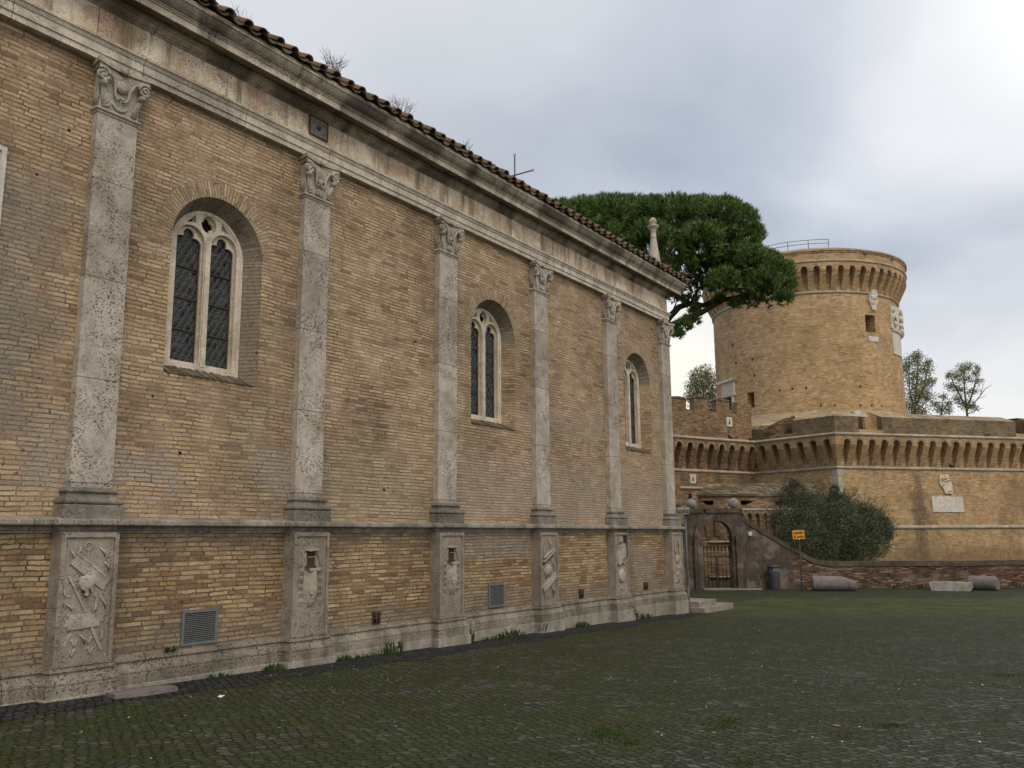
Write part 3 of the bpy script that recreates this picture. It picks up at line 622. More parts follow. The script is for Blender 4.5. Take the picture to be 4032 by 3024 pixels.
def relief(kind):
    """carved field of the pedestal, y 0..1 across, z 0..1 up the panel"""
    m = M(); y0, y1, z0, z1 = -.06, .605, .22, 1.72
    q = lambda a, b: (y0+a*(y1-y0), z0+b*(z1-z0)); D = .25
    if kind == 'vase': q = lambda a, b: (y0+a*(y1-y0), z0+(.23+(b-.05)*.83)*(z1-z0))
    if kind == 'trophy':
        m.tube([(D+.008, *q(.47+.075*cos(t*.4), .93+.034*sin(t*.4))) for t in range(17)], .011, 5)
        bar(m, q(.47, .895), q(.47, .80), .012, D-.01, D+.012)
        bar(m, q(.20, .835), q(.885, .605), .175, D-.01, D+.030)
        bar(m, q(.245, .875), q(.86, .665), .022, D-.01, D+.044)
        bar(m, q(.10, .735), q(.84, .56), .02, D-.01, D+.036) if False else None
        bar(m, q(.115, .685), q(.50, .385), .026, D-.01, D+.028)
        m.tube([(D+.006, *q(.06+.14*sin(t*.33)*0+.13*t/8-.06*sin(pi*t/8), .60-.085*sin(t*.20))) for t in range(9)], .012, 5)
        m.lathe((D-.02, *q(.49, .625)), [(.105, 0), (.112, .03), (.085, .075), (.045, .095), (.01, .10)], 12, ax=(1, 0, 0), jit=.08)
        prism(m, [q(.36, .60), q(.60, .595), q(.575, .545), q(.53, .565), q(.50, .515), q(.44, .52), q(.40, .555)], D, D+.055)
        prism(m, [q(.385, .572), q(.43, .565), q(.45, .545), q(.41, .54)], D, D+.060, 1); prism(m, [q(.50, .575), q(.56, .572), q(.56, .55), q(.51, .548)], D, D+.060, 1)
        prism(m, [q(.17, .245), q(.79, .262), q(.79, .375), q(.17, .365)], D-.01, D+.030)
        prism(m, [q(.09, .27), q(.17, .275), q(.17, .33), q(.09, .345), q(.12, .31)], D-.01, D+.016); prism(m, [q(.79, .29), q(.88, .30), q(.85, .325), q(.88, .36), q(.79, .345)], D-.01, D+.016)
        bar(m, q(.64, .25), q(.87, .06), .038, D-.01, D+.026); bar(m, q(.26, .24), q(.12, .12), .026, D-.01, D+.014)
        for a, b, s_ in ((.30, .14, 1), (.62, .15, -1), (.30, .06, -1), (.63, .07, 1)):
            m.tube([(D+.005, *q(a+s_*.13*(t/8-.5), b+.028*sin(t*.9))) for t in range(9)], [.008+.010*sin(pi*t/8) for t in range(9)], 5)
        for a, b, c2, d2 in ((.70, .92, .82, .84), (.12, .90, .20, .80), (.78, .50, .90, .40), (.70, .46, .60, .36), (.10, .46, .22, .40), (.80, .80, .92, .72), (.42, .20, .52, .12), (.30, .93, .22, .86), (.86, .22, .78, .12)):
            m.tube([(D+.006, *q(a, b)), (D+.030, *q((a+c2)/2+.04, (b+d2)/2)), (D+.006, *q(c2, d2))], [.010, .020, .008], 6)
    elif kind == 'vase':
        prism(m, [q(.30, .80), q(.34, .825), q(.66, .83), q(.71, .81), q(.60, .80), q(.40, .79)], D-.01, D+.05)
        prism(m, [q(.365, .80), q(.635, .80), q(.625, .61), q(.69, .60), q(.66, .55), q(.33, .55), q(.30, .60), q(.375, .61)], D-.01, D+.003, 1)
        m.tube([(D+.012, *q(.62+.20*sin(t*.22)**.8*.9, .80-.022*t-.03*sin(t*.3))) for t in range(1, 9)], .008, 5); m.tube([(D+.012, *q(.38-.20*sin(t*.22)**.8*.9, .80-.022*t-.03*sin(t*.3))) for t in range(1, 9)], .008, 5)
        bar(m, q(.39, .715), q(.61, .72), .012, D-.01, D+.014)
        rg = [(.30, .545, .11), (.30, .47, .12), (.265, .38, .125), (.265, .30, .13), (.31, .22, .11), (.35, .15, .085), (.41, .10, .05)]
        for k in range(len(rg)-1):
            (a0, b0, h0), (a1, b1, h1) = rg[k], rg[k+1]; nn = 8
            for i in range(nn):
                f = lambda a, t: a+(1-2*a)*t
                t0, t1 = i/nn, (i+1)/nn
                P = [(D+h0*sin(pi*t0)*.8-.004, *q(f(a0, t0), b0)), (D+h0*sin(pi*t1)*.8-.004, *q(f(a0, t1), b0)), (D+h1*sin(pi*t1)*.8-.004, *q(f(a1, t1), b1)), (D+h1*sin(pi*t0)*.8-.004, *q(f(a1, t0), b1))]
                m.poly(P[::-1], smooth=True)
        prism(m, [q(.30, .575), q(.36, .57), q(.64, .575), q(.70, .58), q(.66, .545), q(.34, .54)], D-.01, D+.085)
        for k in range(5): m.lathe((D+.05+.012*(k % 2), *q(.42+.05*(k % 3), .40-.05*k)), [(.028, 0), (.022, .02), (.006, .028)], 7, ax=(1, 0, 0), jit=.25)
        for sg in (-1, 1):
            c_ = .5+sg*.30
            for b in (.50, .40, .30, .22, .12):
                bar(m, q(c_-.07, b+.004), q(c_+.07, b), .010, D-.01, D+.010)
                for k in (-1, 0, 1): m.tube([(D+.001, *q(c_+.04*k, b+.075)), (D+.003, *q(c_+.05*k+.01, b+.01))], [.006, .010], 5)
        bar(m, q(.5, .10), q(.495, .02), .014, D-.01, D+.014)
    elif kind == 'banners':
        bar(m, q(.12, .66), q(.80, .80), .035, D-.01, D+.055); bar(m, q(.10, .60), q(.86, .78), .018, D-.01, D+.075)
        bar(m, q(.12, .56), q(.78, .70), .05, D-.01, D+.004, 1)
        bar(m, q(.05, .19), q(.93, .40), .125, D-.01, D+.050)
        m.lathe((D-.03, *q(.45, .48)), [(.15, 0), (.15, .04), (.10, .075), (.03, .09)], 12, ax=(1, 0, 0), jit=.12)
        for a, b, c2, d2 in ((.30, .95, .25, .72), (.55, .93, .60, .80), (.2, .85, .15, .68), (.72, .62, .85, .45), (.15, .5, .32, .34), (.60, .28, .80, .06), (.70, .22, .88, .12), (.25, .17, .2, .03), (.45, .15, .42, .04)):
            m.tube([(D+.008, *q(a, b)), (D+.022, *q((a+c2)/2+.03, (b+d2)/2)), (D+.006, *q(c2, d2))], [.010, .020, .008], 6)
        m.tube([(D+.01, *q(.45+.06*cos(t*.45), .93+.02*sin(t*.45))) for t in range(15)], .008, 5)
    elif kind == 'shield':
        prism(m, [q(.62, .99), q(.97, .99), q(.97, .72), q(.80, .62), q(.66, .75)], D-.01, D+.003, 1)
        prism(m, [q(.10, .50), q(.14, .68), q(.30, .80), q(.62, .86), q(.78, .72), q(.72, .62), q(.45, .58), q(.25, .47)], D-.01, D+.055)
        m.tube([(D+.03, *q(.72, .85)), (D+.035, *q(.88, .72)), (D+.03, *q(.86, .56)), (D+.02, *q(.64, .50)), (D+.015, *q(.5, .55))], [.012, .018, .022, .018, .010], 6)
        m.lathe((D-.01, *q(.46, .30)), [(.185, 0), (.185, .03), (.15, .055), (.08, .07), (.02, .074)], 16, ax=(1, 0, 0), jit=.04)
        for k in range(4): m.tube([(D+.01, *q(.3+.1*k, .97)), (D+.02, *q(.34+.08*k, .90)), (D+.01, *q(.3+.09*k, .84))], [.008, .018, .008], 5)
        m.tube([(D+.012, *q(.46, .60)), (D+.03, *q(.40, .53)), (D+.02, *q(.48, .47))], [.02, .03, .012], 6)
        m.tube([(D+.01, *q(.46, .12)), (D+.02, *q(.36, .08)), (D+.01, *q(.46, .04))], [.008, .014, .008], 5)
    else:
        m.tube([(D+.01, *q(.5+.32*sin(t*.2-1.6), .48-.13*cos(t*.2-1.6))) for t in range(17)], [.008+.012*sin(pi*t/16) for t in range(17)], 6)
        m.lathe((D-.015, *q(.5, .52)), [(.13, 0), (.12, .03), (.06, .05), (.02, .055)], 14, ax=(1, 0, 0))
        for k in range(4): bar(m, q(.40+.06*k, .40), q(.42+.05*k, .33), .02, D-.01, D+.022)
        m.lathe((D-.01, *q(.5, .23)), [(.06, 0), (.05, .03), (.02, .045)], 9, ax=(1, 0, 0), jit=.1)
        for a, b, c2, d2 in ((.25, .92, .2, .68), (.2, .72, .32, .62), (.5, .90, .72, .74), (.72, .76, .62, .62), (.75, .92, .65, .78), (.2, .45, .15, .22), (.85, .45, .88, .25), (.45, .18, .55, .06), (.25, .10, .4, .05), (.7, .12, .6, .05)):
            m.tube([(D+.008, *q(a, b)), (D+.024, *q((a+c2)/2+.05, (b+d2)/2)), (D+.006, *q(c2, d2))], [.009, .018, .008], 6)
    return m
caps = {}
for i, y in enumerate(PY):
    m = M(); m.box((-.02, 0, 2.16), (.121, PW, 7.53)); pl = m.build('pilaster', MT['shaft'], church, loc=(0, y, 0))
    k = 'disc' if i == 0 else 'palm'
    if k not in caps:
        caps[k] = make_capital(k).build('capital', MT['capital'], pl)
    else:
        o = caps[k].copy(); col.objects.link(o); o.parent = pl
    m = M(); m.sweep([(0, PW), (.121, PW), (.121, 0), (0, 0)], [(-.02, 1.97), (.115, 1.97), (.115, 2.13), (.108, 2.14), (.108, 2.145)]+half_round(.088, .034, 2.182)+[(.07, 2.217), (.062, 2.225), (.048, 2.245), (.044, 2.275), (.052, 2.292)]+half_round(.034, .026, 2.32)+[(.034, 2.348), (.018, 2.352), (.010, 2.37), (-.02, 2.372)], side=-1)
    m.build('base', MT['base'], pl)
    m = M(); m.box((-.02, -.115, .15), (.25, .66, 1.79))
    a = [(-.115, .152), (.66, .152), (.66, 1.786), (-.115, 1.786)]; h = [(-.058, .222), (.603, .222), (.603, 1.728), (-.058, 1.728)]
    m.plate([a, h[::-1]], lambda a, b, d: (d, a, b), .249, .276)
    pe = m.build('pedestal', MT['pedestal'], pl)
    kk = ['trophy', 'vase', 'vase', 'banners', 'shield', 'ribbons'][i]
    rm = relief(kk)
    if kk == 'vase': rm.v = [(.25+(x_-.25)*1.35, y_, z_) for x_, y_, z_ in rm.v]
    if kk == 'trophy': rm.v = [(.25+(x_-.25)*.62, y_, z_) for x_, y_, z_ in rm.v]
    rm.build('carved_relief', [MT['relief'], MT['stain_shade']], pl)

# windows
def trefoil(c_):
    P = [(c_-.24, 4.365), (c_+.24, 4.365), (c_+.24, 6.235)]
    P += [(c_+.24-.135*(1-cos(t*pi/8)), 6.235+.11*sin(t*pi/8)) for t in range(1, 5)]
    P += [(c_+.10*cos(t*pi/8), 6.375+.10*sin(t*pi/8)) for t in range(-1, 10)]
    P += [(c_-.24+.135*(1-cos(t*pi/8)), 6.235+.11*sin(t*pi/8)) for t in range(4, 0, -1)]+[(c_-.24, 6.235)]
    return P
def make_window(c_):
    m = M(); mp = lambda a, b, d: (d, c_+a, b)
    outer = arch_loop(0, .68, 4.235, 6.13, 28)
    L1 = [arch_loop(s_*.31, .25, 4.35, 6.27, 14)[::-1] for s_ in (-1, 1)]
    eye = arc(0, 6.605, .142, 0, 2*pi, 18)[:-1][::-1]
    tri = [[(s_*.235, 6.585), (s_*.40, 6.555), (s_*.25, 6.70)] for s_ in (-1, 1)]; tri[0] = tri[0]; tri[1] = tri[1][::-1]
    m.plate([outer]+L1+[eye]+tri, mp, -.352, -.285)
    rim = arch_loop(0, .682, 4.232, 6.13, 28); rin = arch_loop(0, .625, 4.31, 6.13, 28)
    m.plate([rim, rin[::-1]], mp, -.30, -.272)
    m.plate([[(-.045, 4.31), (.045, 4.31), (.045, 6.34), (-.045, 6.34)]], mp, -.352, -.262)
    quat = [((.078+.042*abs(cos(2*t*pi/16)))*cos(t*pi/16), 6.605+(.078+.042*abs(cos(2*t*pi/16)))*sin(t*pi/16)) for t in range(32)][::-1]
    m.plate([arch_loop(0, .66, 4.30, 6.13, 28)]+[trefoil(s_*.31)[::-1] for s_ in (-1, 1)]+[quat]+[[(s_*.255, 6.588), (s_*.36, 6.568), (s_*.258, 6.67)][::s_] for s_ in (-1, 1)], mp, -.388, -.352)
    wo = m.build('window', MT['tracery'], church)
    m = M(); m.plate([arch_loop(0, .66, 4.28, 6.13, 28)], mp, -.46, -.432); m.build('dark_backing', MT['dark'], wo)
    for s_ in (-1, 1):
        m = M(); yc = c_+s_*.31
        m.box((-.43, yc-.25, 4.34), (-.4125, yc+.25, 6.5), 5)
        rr = .0565; row = 0; z = 4.42
        while z < 6.47:
            ys_ = [-.17, -.057, .057, .17] if row % 2 == 0 else [-.2265, -.1135, 0, .1135, .2265]
            for yy in ys_:
                mt = random.choices([0, 1, 2, 4, 3], [60, 13, 10, 14, 3])[0]
                n = 12; tilt = Vector((0, random.uniform(-.005, .005), random.uniform(-.005, .005)))
                pr = [(rr, .0), (rr*.95, .009), (rr*.82, .009), (rr*.78, .003), (rr*.45, .005), (rr*.40, .010), (rr*.15, .010), (.004, .007)]
                rg = [[m.vert((-.411+x_+tilt.y*cos(2*pi*k/n)+tilt.z*sin(2*pi*k/n), yc+yy+r_*cos(2*pi*k/n), z+r_*sin(2*pi*k/n))) for k in range(n)] for r_, x_ in pr]
                for a in range(len(pr)-1):
                    for k in range(n): m.face((rg[a][k], rg[a][(k+1) % n], rg[a+1][(k+1) % n], rg[a+1][k]), 5 if a <= 1 else mt, smooth=True)
                m.face(rg[-1], mt)
            z += .0985; row += 1
        m.build('glass', GLS+[MT['lead']], wo)
        m = M()
        for k in range(1, 4): m.box((-.412, yc-.235, 4.36+.50*k-.012), (-.384, yc+.235, 4.36+.50*k+.012))
        m.box((-.414, yc-.236, 4.36), (-.384, yc-.218, 6.2)); m.box((-.414, yc+.218, 4.36), (-.384, yc+.236, 6.2)); m.box((-.414, yc-.236, 4.358), (-.384, yc+.236, 4.38))
        m.build('saddle_bars', MT['rust'], wo)
    m = M(); n = 40
    for k in range(n):
        a0, a1 = -.06+(pi+.12)*k/n, -.06+(pi+.12)*(k+1)/n
        P = [(.003, c_+r_*cos(a_), 6.12+r_*sin(a_)) for a_, r_ in ((a0, .852), (a0, 1.12), (a1, 1.12), (a1, .852))]
        m.poly([P[0], P[1], P[2], P[3]], uv=[(0, a0*.98), (.27, a0*.98), (.27, a1*.98), (0, a1*.98)])
    m.build('brick_arch', MT['voussoir'], wo)
    m = M()                                         # brick-on-edge sill, worn
    for k in range(24):
        yy = c_-.80+1.60*k/24; j = random.uniform(-.012, .012)
        m.obox((-.27, yy+.003, 4.215+j*.3), (.28+j, 0, -.145), (0, .058, 0), (.008, 0, .03+j*.5))
    m.build('sill', MT['sill'], wo)
for c_ in WINC: make_window(c_)
# iron grilles, small vents, plate
def vent_grille(p0, p1):
    y0, y1, z0, z1 = p0.y, p1.y, p1.z, p0.z; m = M(); f = .045
    m.plate([[(y0, z0), (y1, z0), (y1, z1), (y0, z1)], [(y0+f, z0+f), (y0+f, z1-f), (y1-f, z1-f), (y1-f, z0+f)]], lambda a, b, d: (d, a, b), .02, .062)
    go = m.build('vent_grille', MT['grille'], church)
    m = M(); k = z0+f+.01
    while k < z1-f-.012:
        m.obox((.028, y0+f, k+.016), (.026, 0, -.016), (0, y1-y0-2*f, 0), (.002, 0, .006)); k += .026
    m.build('louvres', MT['grille'], go)
    m = M(); m.box((.031, y0+f, z0+f), (.034, y1-f, z1-f)); m.build('recess', MT['dark'], go)
vent_grille(onX((714, 2404), .03), onX((849, 2528), .03)); vent_grille(onX((1921, 2299), .03), onX((1983, 2386), .03))
for a, b in (((1465, 2411), (1495, 2457)), ((2278, 2321), (2297, 2356)), ((2533, 2293), (2550, 2321))):
    p0, p1 = onX(a, .03), onX(b, .03); m = M(); y0, y1, z0, z1 = p0.y, p1.y, p1.z, p0.z
    m.box((.031, y0, z0), (.036, y1, z1), 1)
    m.plate([[(y0, z0), (y1, z0), (y1, z1), (y0, z1)], [(y0+.02, z0+.02), (y0+.02, z1-.02), (y1-.02, z1-.02), (y1-.02, z0+.02)]], lambda a, b, d: (d, a, b), .02, .048)
    for s_ in (-1, 1): m.tube([(.046, (y0+y1)/2+s_*.03*t, z0+.02+(z1-z0-.04)*(.5+.5*sin(t*1.5)*s_ if False else t/2+.25)) for t in (-.5, 0, .5, 1, 1.4)], .010, 5)
    m.tube([(.045, (y0+y1)/2, z0), (.045, (y0+y1)/2, z1)], .012, 5); m.tube([(.045, y0, (z0+z1)/2), (.045, y1, (z0+z1)/2)], .012, 5)
    m.build('small_vent', [MT['rust'], MT['dark']], church)
p0, p1 = onX((1218, 437), .102), onX((1288, 557), .102)
m = M(); y0, y1, z0, z1 = p0.y, p1.y, p1.z-.02, p0.z-.06
m.box((.095, y0, z0), (.118, y1, z1)); m.plate([[(y0, z0), (y1, z0), (y1, z1), (y0, z1)], [(y0+.02, z0+.02), (y0+.02, z1-.02), (y1-.02, z1-.02), (y1-.02, z0+.02)]], lambda a, b, d: (d, a, b), .117, .13, 1)
m.lathe((.116, (y0+y1)/2, (z0+z1)/2), [(.045, 0), (.045, .02), (.02, .03)], 10, 1, ax=(1, 0, 0))
for a in (.06, -.06):
    for b in (.1, -.1): m.lathe((.116, (y0+y1)/2+a*1.9, (z0+z1)/2+b*.9), [(.014, 0), (.010, .012)], 6, 1, ax=(1, 0, 0))
m.build('iron_plate', [MT['plate'], MT['rust']], church)
m = M(); pr = onX((27, 583), .03); m.box((-.02, pr.y-1.2, 5.42), (.026, pr.y, pr.z)); m.plate([[(pr.y-1.2, 5.42), (pr.y, 5.42), (pr.y, pr.z), (pr.y-1.2, pr.z)], [(pr.y-1.14, 5.48), (pr.y-1.14, pr.z-.06), (pr.y-.06, pr.z-.06), (pr.y-.06, 5.48)]], lambda a, b, d: (d, a, b), .025, .05)
m.build('wall_tablet', MT['marble'], church)
# flat near-black spots for putlog holes
for px in ((1628, 1348), (1637, 1345), (1512, 1928), (1528, 1920), (1548, 1935), (708, 1783), (272, 512), (145, 687), (1722, 1420), (2140, 1480), (1060, 2080), (1270, 2140), (2470, 1780), (600, 1560)):
    p = onX(px, .0); s_ = random.uniform(.012, .03)
    m = M(); m.poly([(.0025 if px[1] < 2030 else .0325, p.y+s_*1.2*cos(t)*random.uniform(.7, 1.2), p.z+s_*sin(t)*random.uniform(.7, 1.2)) for t in [k*pi/4 for k in range(8)]]); m.build('putlog_hole', MT['dark'], church)
# finial on the front corner, iron cross on the ridge
cx0 = onY((2577, 1045), 25.0); m = M(); m.lathe((cx0.x, 25.0, 9.75), [(.20, 0), (.20, .2), (.17, .3), (.165, .42), (.20, .55), (.17, .75), (.125, 1.05), (.098, 1.28), (.09, 1.34), (.105, 1.36), (.09, 1.385), (.088, 1.55), (.105, 1.57), (.095, 1.59), (.10, 1.61), (.16, 1.67), (.19, 1.71), (.19, 1.735), (.12, 1.75), (.10, 1.77), (.085, 1.80), (.105, 1.86), (.105, 1.92), (.075, 1.98), (.02, 2.03)], 14)
for k in range(9): m.tube([(cx0.x+.10*cos(k*.7), 25+.10*sin(k*.7), 11.56), (cx0.x+.112*cos(k*.7), 25+.112*sin(k*.7), 11.66), (cx0.x+.05*cos(k*.7), 25+.05*sin(k*.7), 11.76)], .014, 5)
m.build('finial', MT['capital'], church)
m = M(); q = onY((2027, 690), 25.3); cxx, cz = q.x, q.z
m.tube([(cxx, 25.3, 12.9), (cxx, 25.3, cz+.74)], .024, 6); m.tube([(cxx-.74, 25.3, cz), (cxx+.74, 25.3, cz)], .024, 6)
for dx, dz in ((0, .78), (.78, 0), (-.78, 0)): m.tube([(cxx+dx+.042*cos(t*pi/6), 25.3, cz+dz+.042*sin(t*pi/6)) for t in range(13)], .013, 5, caps=False)
m.build('iron_cross', MT['rust'], church)

# ================================================================== FORTRESS WALL (bastion and curtain)
def XY(p): return Vector((p.x, p.y))
ZL, ZU, ZS, ZP, OV, PITCH, RO = 6.03, 8.17, 7.60, 9.36, .72, .94, .285
Ci = XY(onZ((3296, 1840), ZL)); Re = XY(onZ((4032, 1852), ZL)); Ii = XY(onZ((2974, 1864), ZL)); Le = XY(onZ((2657.6, 1849.5), ZL))
Rf = Ci+(Re-Ci)*1.7; Lf = Ii+(Le-Ii)*2.6
_t = (Rf-Ci).normalized(); _uc = Ci.dot(_t); _us = XY(onPlane((3615, 2000), (*Ci, 0), Vector((_t.y, -_t.x, 0)))).dot(_t); _ur = XY(onPlane((4032, 1960), (*Ci, 0), Vector((_t.y, -_t.x, 0)))).dot(_t)
MT['castle'] = brick_mat('bastion_brick', CASTLE, ((.22, .16, .10), (.36, .275, .18)), rowh=.075, bw=.32, bump=.02, weather=(.74, 1.10), msize=.012, dark=((.15, .112, .068), .5),
    patches=[(_us-.35, _us+.45, 3.2, 5.8, .25, .8, (.13, .098, .062)), (_us-.5, _us+.9, -.5, 3.4, .5, .9, (.10, .078, .05)), (_ur-1.3, _ur+6, 3.0, 5.6, .7, .6, (.21, .125, .065)), (_uc-1, _uc+40, -2, .75, .5, .8, (.19, .125, .065))])
fort = thing('fortress_wall', 'tan brick bastion wall with machicolated corbels below a sloped parapet, right of the church', 'fortress wall')
def seg(A, B):
    t = (B-A).normalized(); return t, Vector((t.y, -t.x)), (B-A).length
def wp(A, t, n, u, o, z): return (A.x+t.x*u+n.x*o, A.y+t.y*u+n.y*o, z)
PATH = [Lf, Ii, Ci, Rf]
def miter(P):
    r = []
    for k in range(len(P)):
        t1 = (P[k]-P[k-1]).normalized() if k else None; t2 = (P[k+1]-P[k]).normalized() if k < len(P)-1 else None
        n1 = Vector((t1.y, -t1.x)) if t1 else None; n2 = Vector((t2.y, -t2.x)) if t2 else None
        if n1 is None: r.append(n2)
        elif n2 is None: r.append(n1)
        else: m = n1+n2; r.append(m/m.dot(n1))
    return r
MIT = miter(PATH)
m = M()
for k in range(3): m.poly([(*PATH[k], -1.5), (*PATH[k+1], -1.5), (*PATH[k+1], ZU), (*PATH[k], ZU)], 0 if k else 1)
m.poly([(*PATH[3], -1.5), (PATH[3].x-20, PATH[3].y+30, -1.5), (PATH[3].x-20, PATH[3].y+30, ZU), (*PATH[3], ZU)])
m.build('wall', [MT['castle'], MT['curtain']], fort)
def corbel_mesh(wd, ov, zl, zs):
    m = M(); P = [(-.02, zl), (.05, zl+.02), (ov*.995, zs-.10), (ov*.995, zs), (-.02, zs)]
    nn = len(P); L = [m.vert((-wd/2, -o, z)) for o, z in P]; R_ = [m.vert((wd/2, -o, z)) for o, z in P]
    m.face(L); m.face(R_[::-1])
    for k in range(nn): m.face((L[k], R_[k], R_[(k+1) % nn], L[(k+1) % nn])[::-1])
    # fix winding so that normals face outwards
    return m
def recalc(o):
    bm = bmesh.new(); bm.from_mesh(o.data); bmesh.ops.recalc_face_normals(bm, faces=bm.faces); bm.to_mesh(o.data); bm.free()
proto = {}
def add_corbel(parent, key, mat, wd, ov, zl, zs, loc, rz):
    if key not in proto:
        o = corbel_mesh(wd, ov, zl, zs).build('corbel', mat, parent, loc=loc, rz=rz); recalc(o); proto[key] = o
    else:
        o = proto[key].copy(); col.objects.link(o); o.parent = parent; o.location = loc; o.rotation_euler.z = rz
def machicolate(parent, A, B, eA, eB, first, mat, vmat, key, zl, zs, zu, ov, pitch, ro, umin=0, skip=(), pre=()):
    t, n, L = seg(A, B); rz = math.atan2(t.y, t.x)
    u = first; cs = [c_ for c_ in pre]
    while u < L+eB-ro-.05:
        if u > umin: cs.append(u)
        u += pitch
    band = [(umin-(eA if umin == 0 else 0), zs)]
    for c_ in cs: band += [(c_+ro*cos(pi-pi*k/10), zs+ro*sin(pi-pi*k/10)) for k in range(11)]
    band += [(L+eB, zs), (L+eB, zu), (band[0][0], zu)]
    m = M(); m.plate([band], lambda a, b, d: wp(A, t, n, a, d, b), -.01, ov)
    o = m.build('arch_band', mat, parent); recalc(o)
    m = M()
    for c_ in cs:
        for k in range(8):
            a0, a1 = pi*k/8, pi*(k+1)/8
            m.poly([wp(A, t, n, c_+r_*cos(a_), ov+.006, zs+r_*sin(a_)) for a_, r_ in ((a0, ro+.003), (a0, ro+.15), (a1, ro+.15), (a1, ro+.003))], uv=[(0, a0*.4+c_), (.27, a0*.4+c_), (.27, a1*.4+c_), (0, a1*.4+c_)])
    m.build('arch_bricks', vmat, parent)
    for i in range(len(cs)+1):
        if (i == 0 and 'a' in skip) or (i == len(cs) and 'b' in skip): continue
        uc = cs[0]-pitch/2 if i == 0 else cs[i-1]+pitch/2
        if uc < umin-eA*.6 or uc > L+eB*.4: continue
        p = A+t*uc; add_corbel(parent, key, mat, pitch-2*ro, ov, zl, zs, (p.x, p.y, 0), rz)
def ext(k):     # how far the overhang runs past vertex k of PATH
    t = (PATH[k]-PATH[k-1]).normalized(); return MIT[k].dot(t)*OV
# right face: first opening picked from the photograph
t, n, L = seg(Ci, Rf); p = onPlane((3336, 1733), (*(Ci+n*OV), 0), Vector((n.x, n.y, 0))); u0 = (XY(p)-Ci).dot(t)
p = onPlane((3990, 1747), (*(Ci+n*OV), 0), Vector((n.x, n.y, 0))); pr_ = ((XY(p)-Ci).dot(t)-u0)/14
eC = MIT[2].dot(t)*OV*-1
machicolate(fort, Ci, Rf, eC, 0, u0, MT['castle'], MT['voussoir'], 'c', ZL+.06, ZS, ZU, OV, pr_, .24, skip='a')
uR0 = u0
t, n, L = seg(Ii, Ci); p = onPlane((3254, 1743), (*(Ci+n*OV), 0), Vector((n.x, n.y, 0))); u1 = (XY(p)-Ii).dot(t)
p = onPlane((2998, 1760), (*(Ci+n*OV), 0), Vector((n.x, n.y, 0))); u0 = (XY(p)-Ii).dot(t); pf = (u1-u0)/5
eCi = MIT[2].dot(t)*OV; eI = -MIT[1].dot(t)*OV
machicolate(fort, Ii, Ci, eI, eCi, u0, MT['castle'], MT['voussoir'], 'f', ZL+.06, ZS, ZU, OV, pf, .27, skip='b')
m = M(); tr_, nr_, _ = seg(Ci, Rf); LF0 = L; 
def _lev(o):
    f = min(u1+.27, L+eCi/OV*o-.02); pf_ = Ii+t*f+seg(Ii, Ci)[1]*o; pc = Ci+MIT[2]*o; pr2 = Ci+tr_*max(uR0-.24, .08)+nr_*o; return pf_, pc, pr2
LV = [(-.02, ZL+.06), (.05, ZL+.08), (OV*.995, ZS-.10), (OV*.995, ZS), (-.02, ZS)]
PL = [[(*p_, z) for p_ in _lev(o)] for o, z in LV]
for a_, b_ in zip(PL, PL[1:]):
    for k in range(2): m.poly([a_[k], a_[k+1], b_[k+1], b_[k]])
m.poly([p_[0] for p_ in PL]); m.poly([p_[2] for p_ in PL][::-1])
o = m.build('corner_corbel', MT['castle'], fort); recalc(o)
t, n, L = seg(Lf, Ii); p = onPlane((2923, 1765), (*(Ii+n*OV), 0), Vector((n.x, n.y, 0))); u1 = (XY(p)-Lf).dot(t)
p = onPlane((2675, 1747), (*(Ii+n*OV), 0), Vector((n.x, n.y, 0))); u0 = (XY(p)-Lf).dot(t); pl_ = (u1-u0)/6
k0 = floor((u0-4)/pl_); eI2 = MIT[1].dot(t)*OV
machicolate(fort, Lf, Ii, 0, eI2, u0-pl_*k0, MT['curtain'], MT['voussoir'], 'l', ZL+.06, ZS, ZU, OV, pl_, pl_*.25, umin=(u0-pl_*k0)+pl_*max(0, k0-4)-.5)
tor = lambda o, z, r: [(o-.02, z-r)]+[(o+r*sin(pi*k/6), z-r*cos(pi*k/6)) for k in range(7)]+[(o-.02, z+r)]
m = M(); m.sweep(PATH, tor(.0, ZL, .105)); m.sweep(PATH, tor(OV, ZU, .10)); m.sweep(PATH[2:], tor(.0, 2.13, .12)); m.sweep([Ii, Ci], tor(.0, 2.13, .12))
m.build('torus_moulding', MT['ring'], fort)
# parapet with a sloping brick cap
tR, nR, LR = seg(Ci, Rf); tF, nF, LF = seg(Ii, Ci)
def uR(px): p = onPlane(px, (*(Ci+nR*OV), 0), Vector((nR.x, nR.y, 0))); return (XY(p)-Ci).dot(tR), p.z
def uF(px): p = onPlane(px, (*(Ii+nF*OV), 0), Vector((nF.x, nF.y, 0))); return (XY(p)-Ii).dot(tF), p.z
ra, rb = uR((3378, 1640))[0], uR((3470, 1640))[0]; rg, rh_ = uR((3995, 1650))[0], uR((4060, 1650))[0]
fa, fb = uF((3003, 1650))[0], uF((3118, 1640))[0]
PF = [(OV, ZU+.06), (OV, ZP), (OV-1.15, ZP+.80), (OV-2.4, ZP+.86), (OV-2.4, ZU)]
def parapet(path, rise=.44):
    PF = [(OV, ZU+.06), (OV, ZP), (OV-1.15, ZP+rise), (OV-2.4, ZP+rise+.05), (OV-2.4, ZU)]
    m = M(); m.sweep(path, PF[:2]); m.sweep(path, PF[1:3], 1); m.sweep(path, PF[2:], 1)
    # end caps
    for e in (0, -1):
        A, B = (path[0], path[1]) if e == 0 else (path[-2], path[-1]); t, n, L = seg(A, B); Q = path[e]
        P = [(Q.x+n.x*o, Q.y+n.y*o, z) for o, z in PF]; m.poly(P if e == 0 else P[::-1])
    m.build('parapet', [MT['parapet'], MT['capslope']], fort)
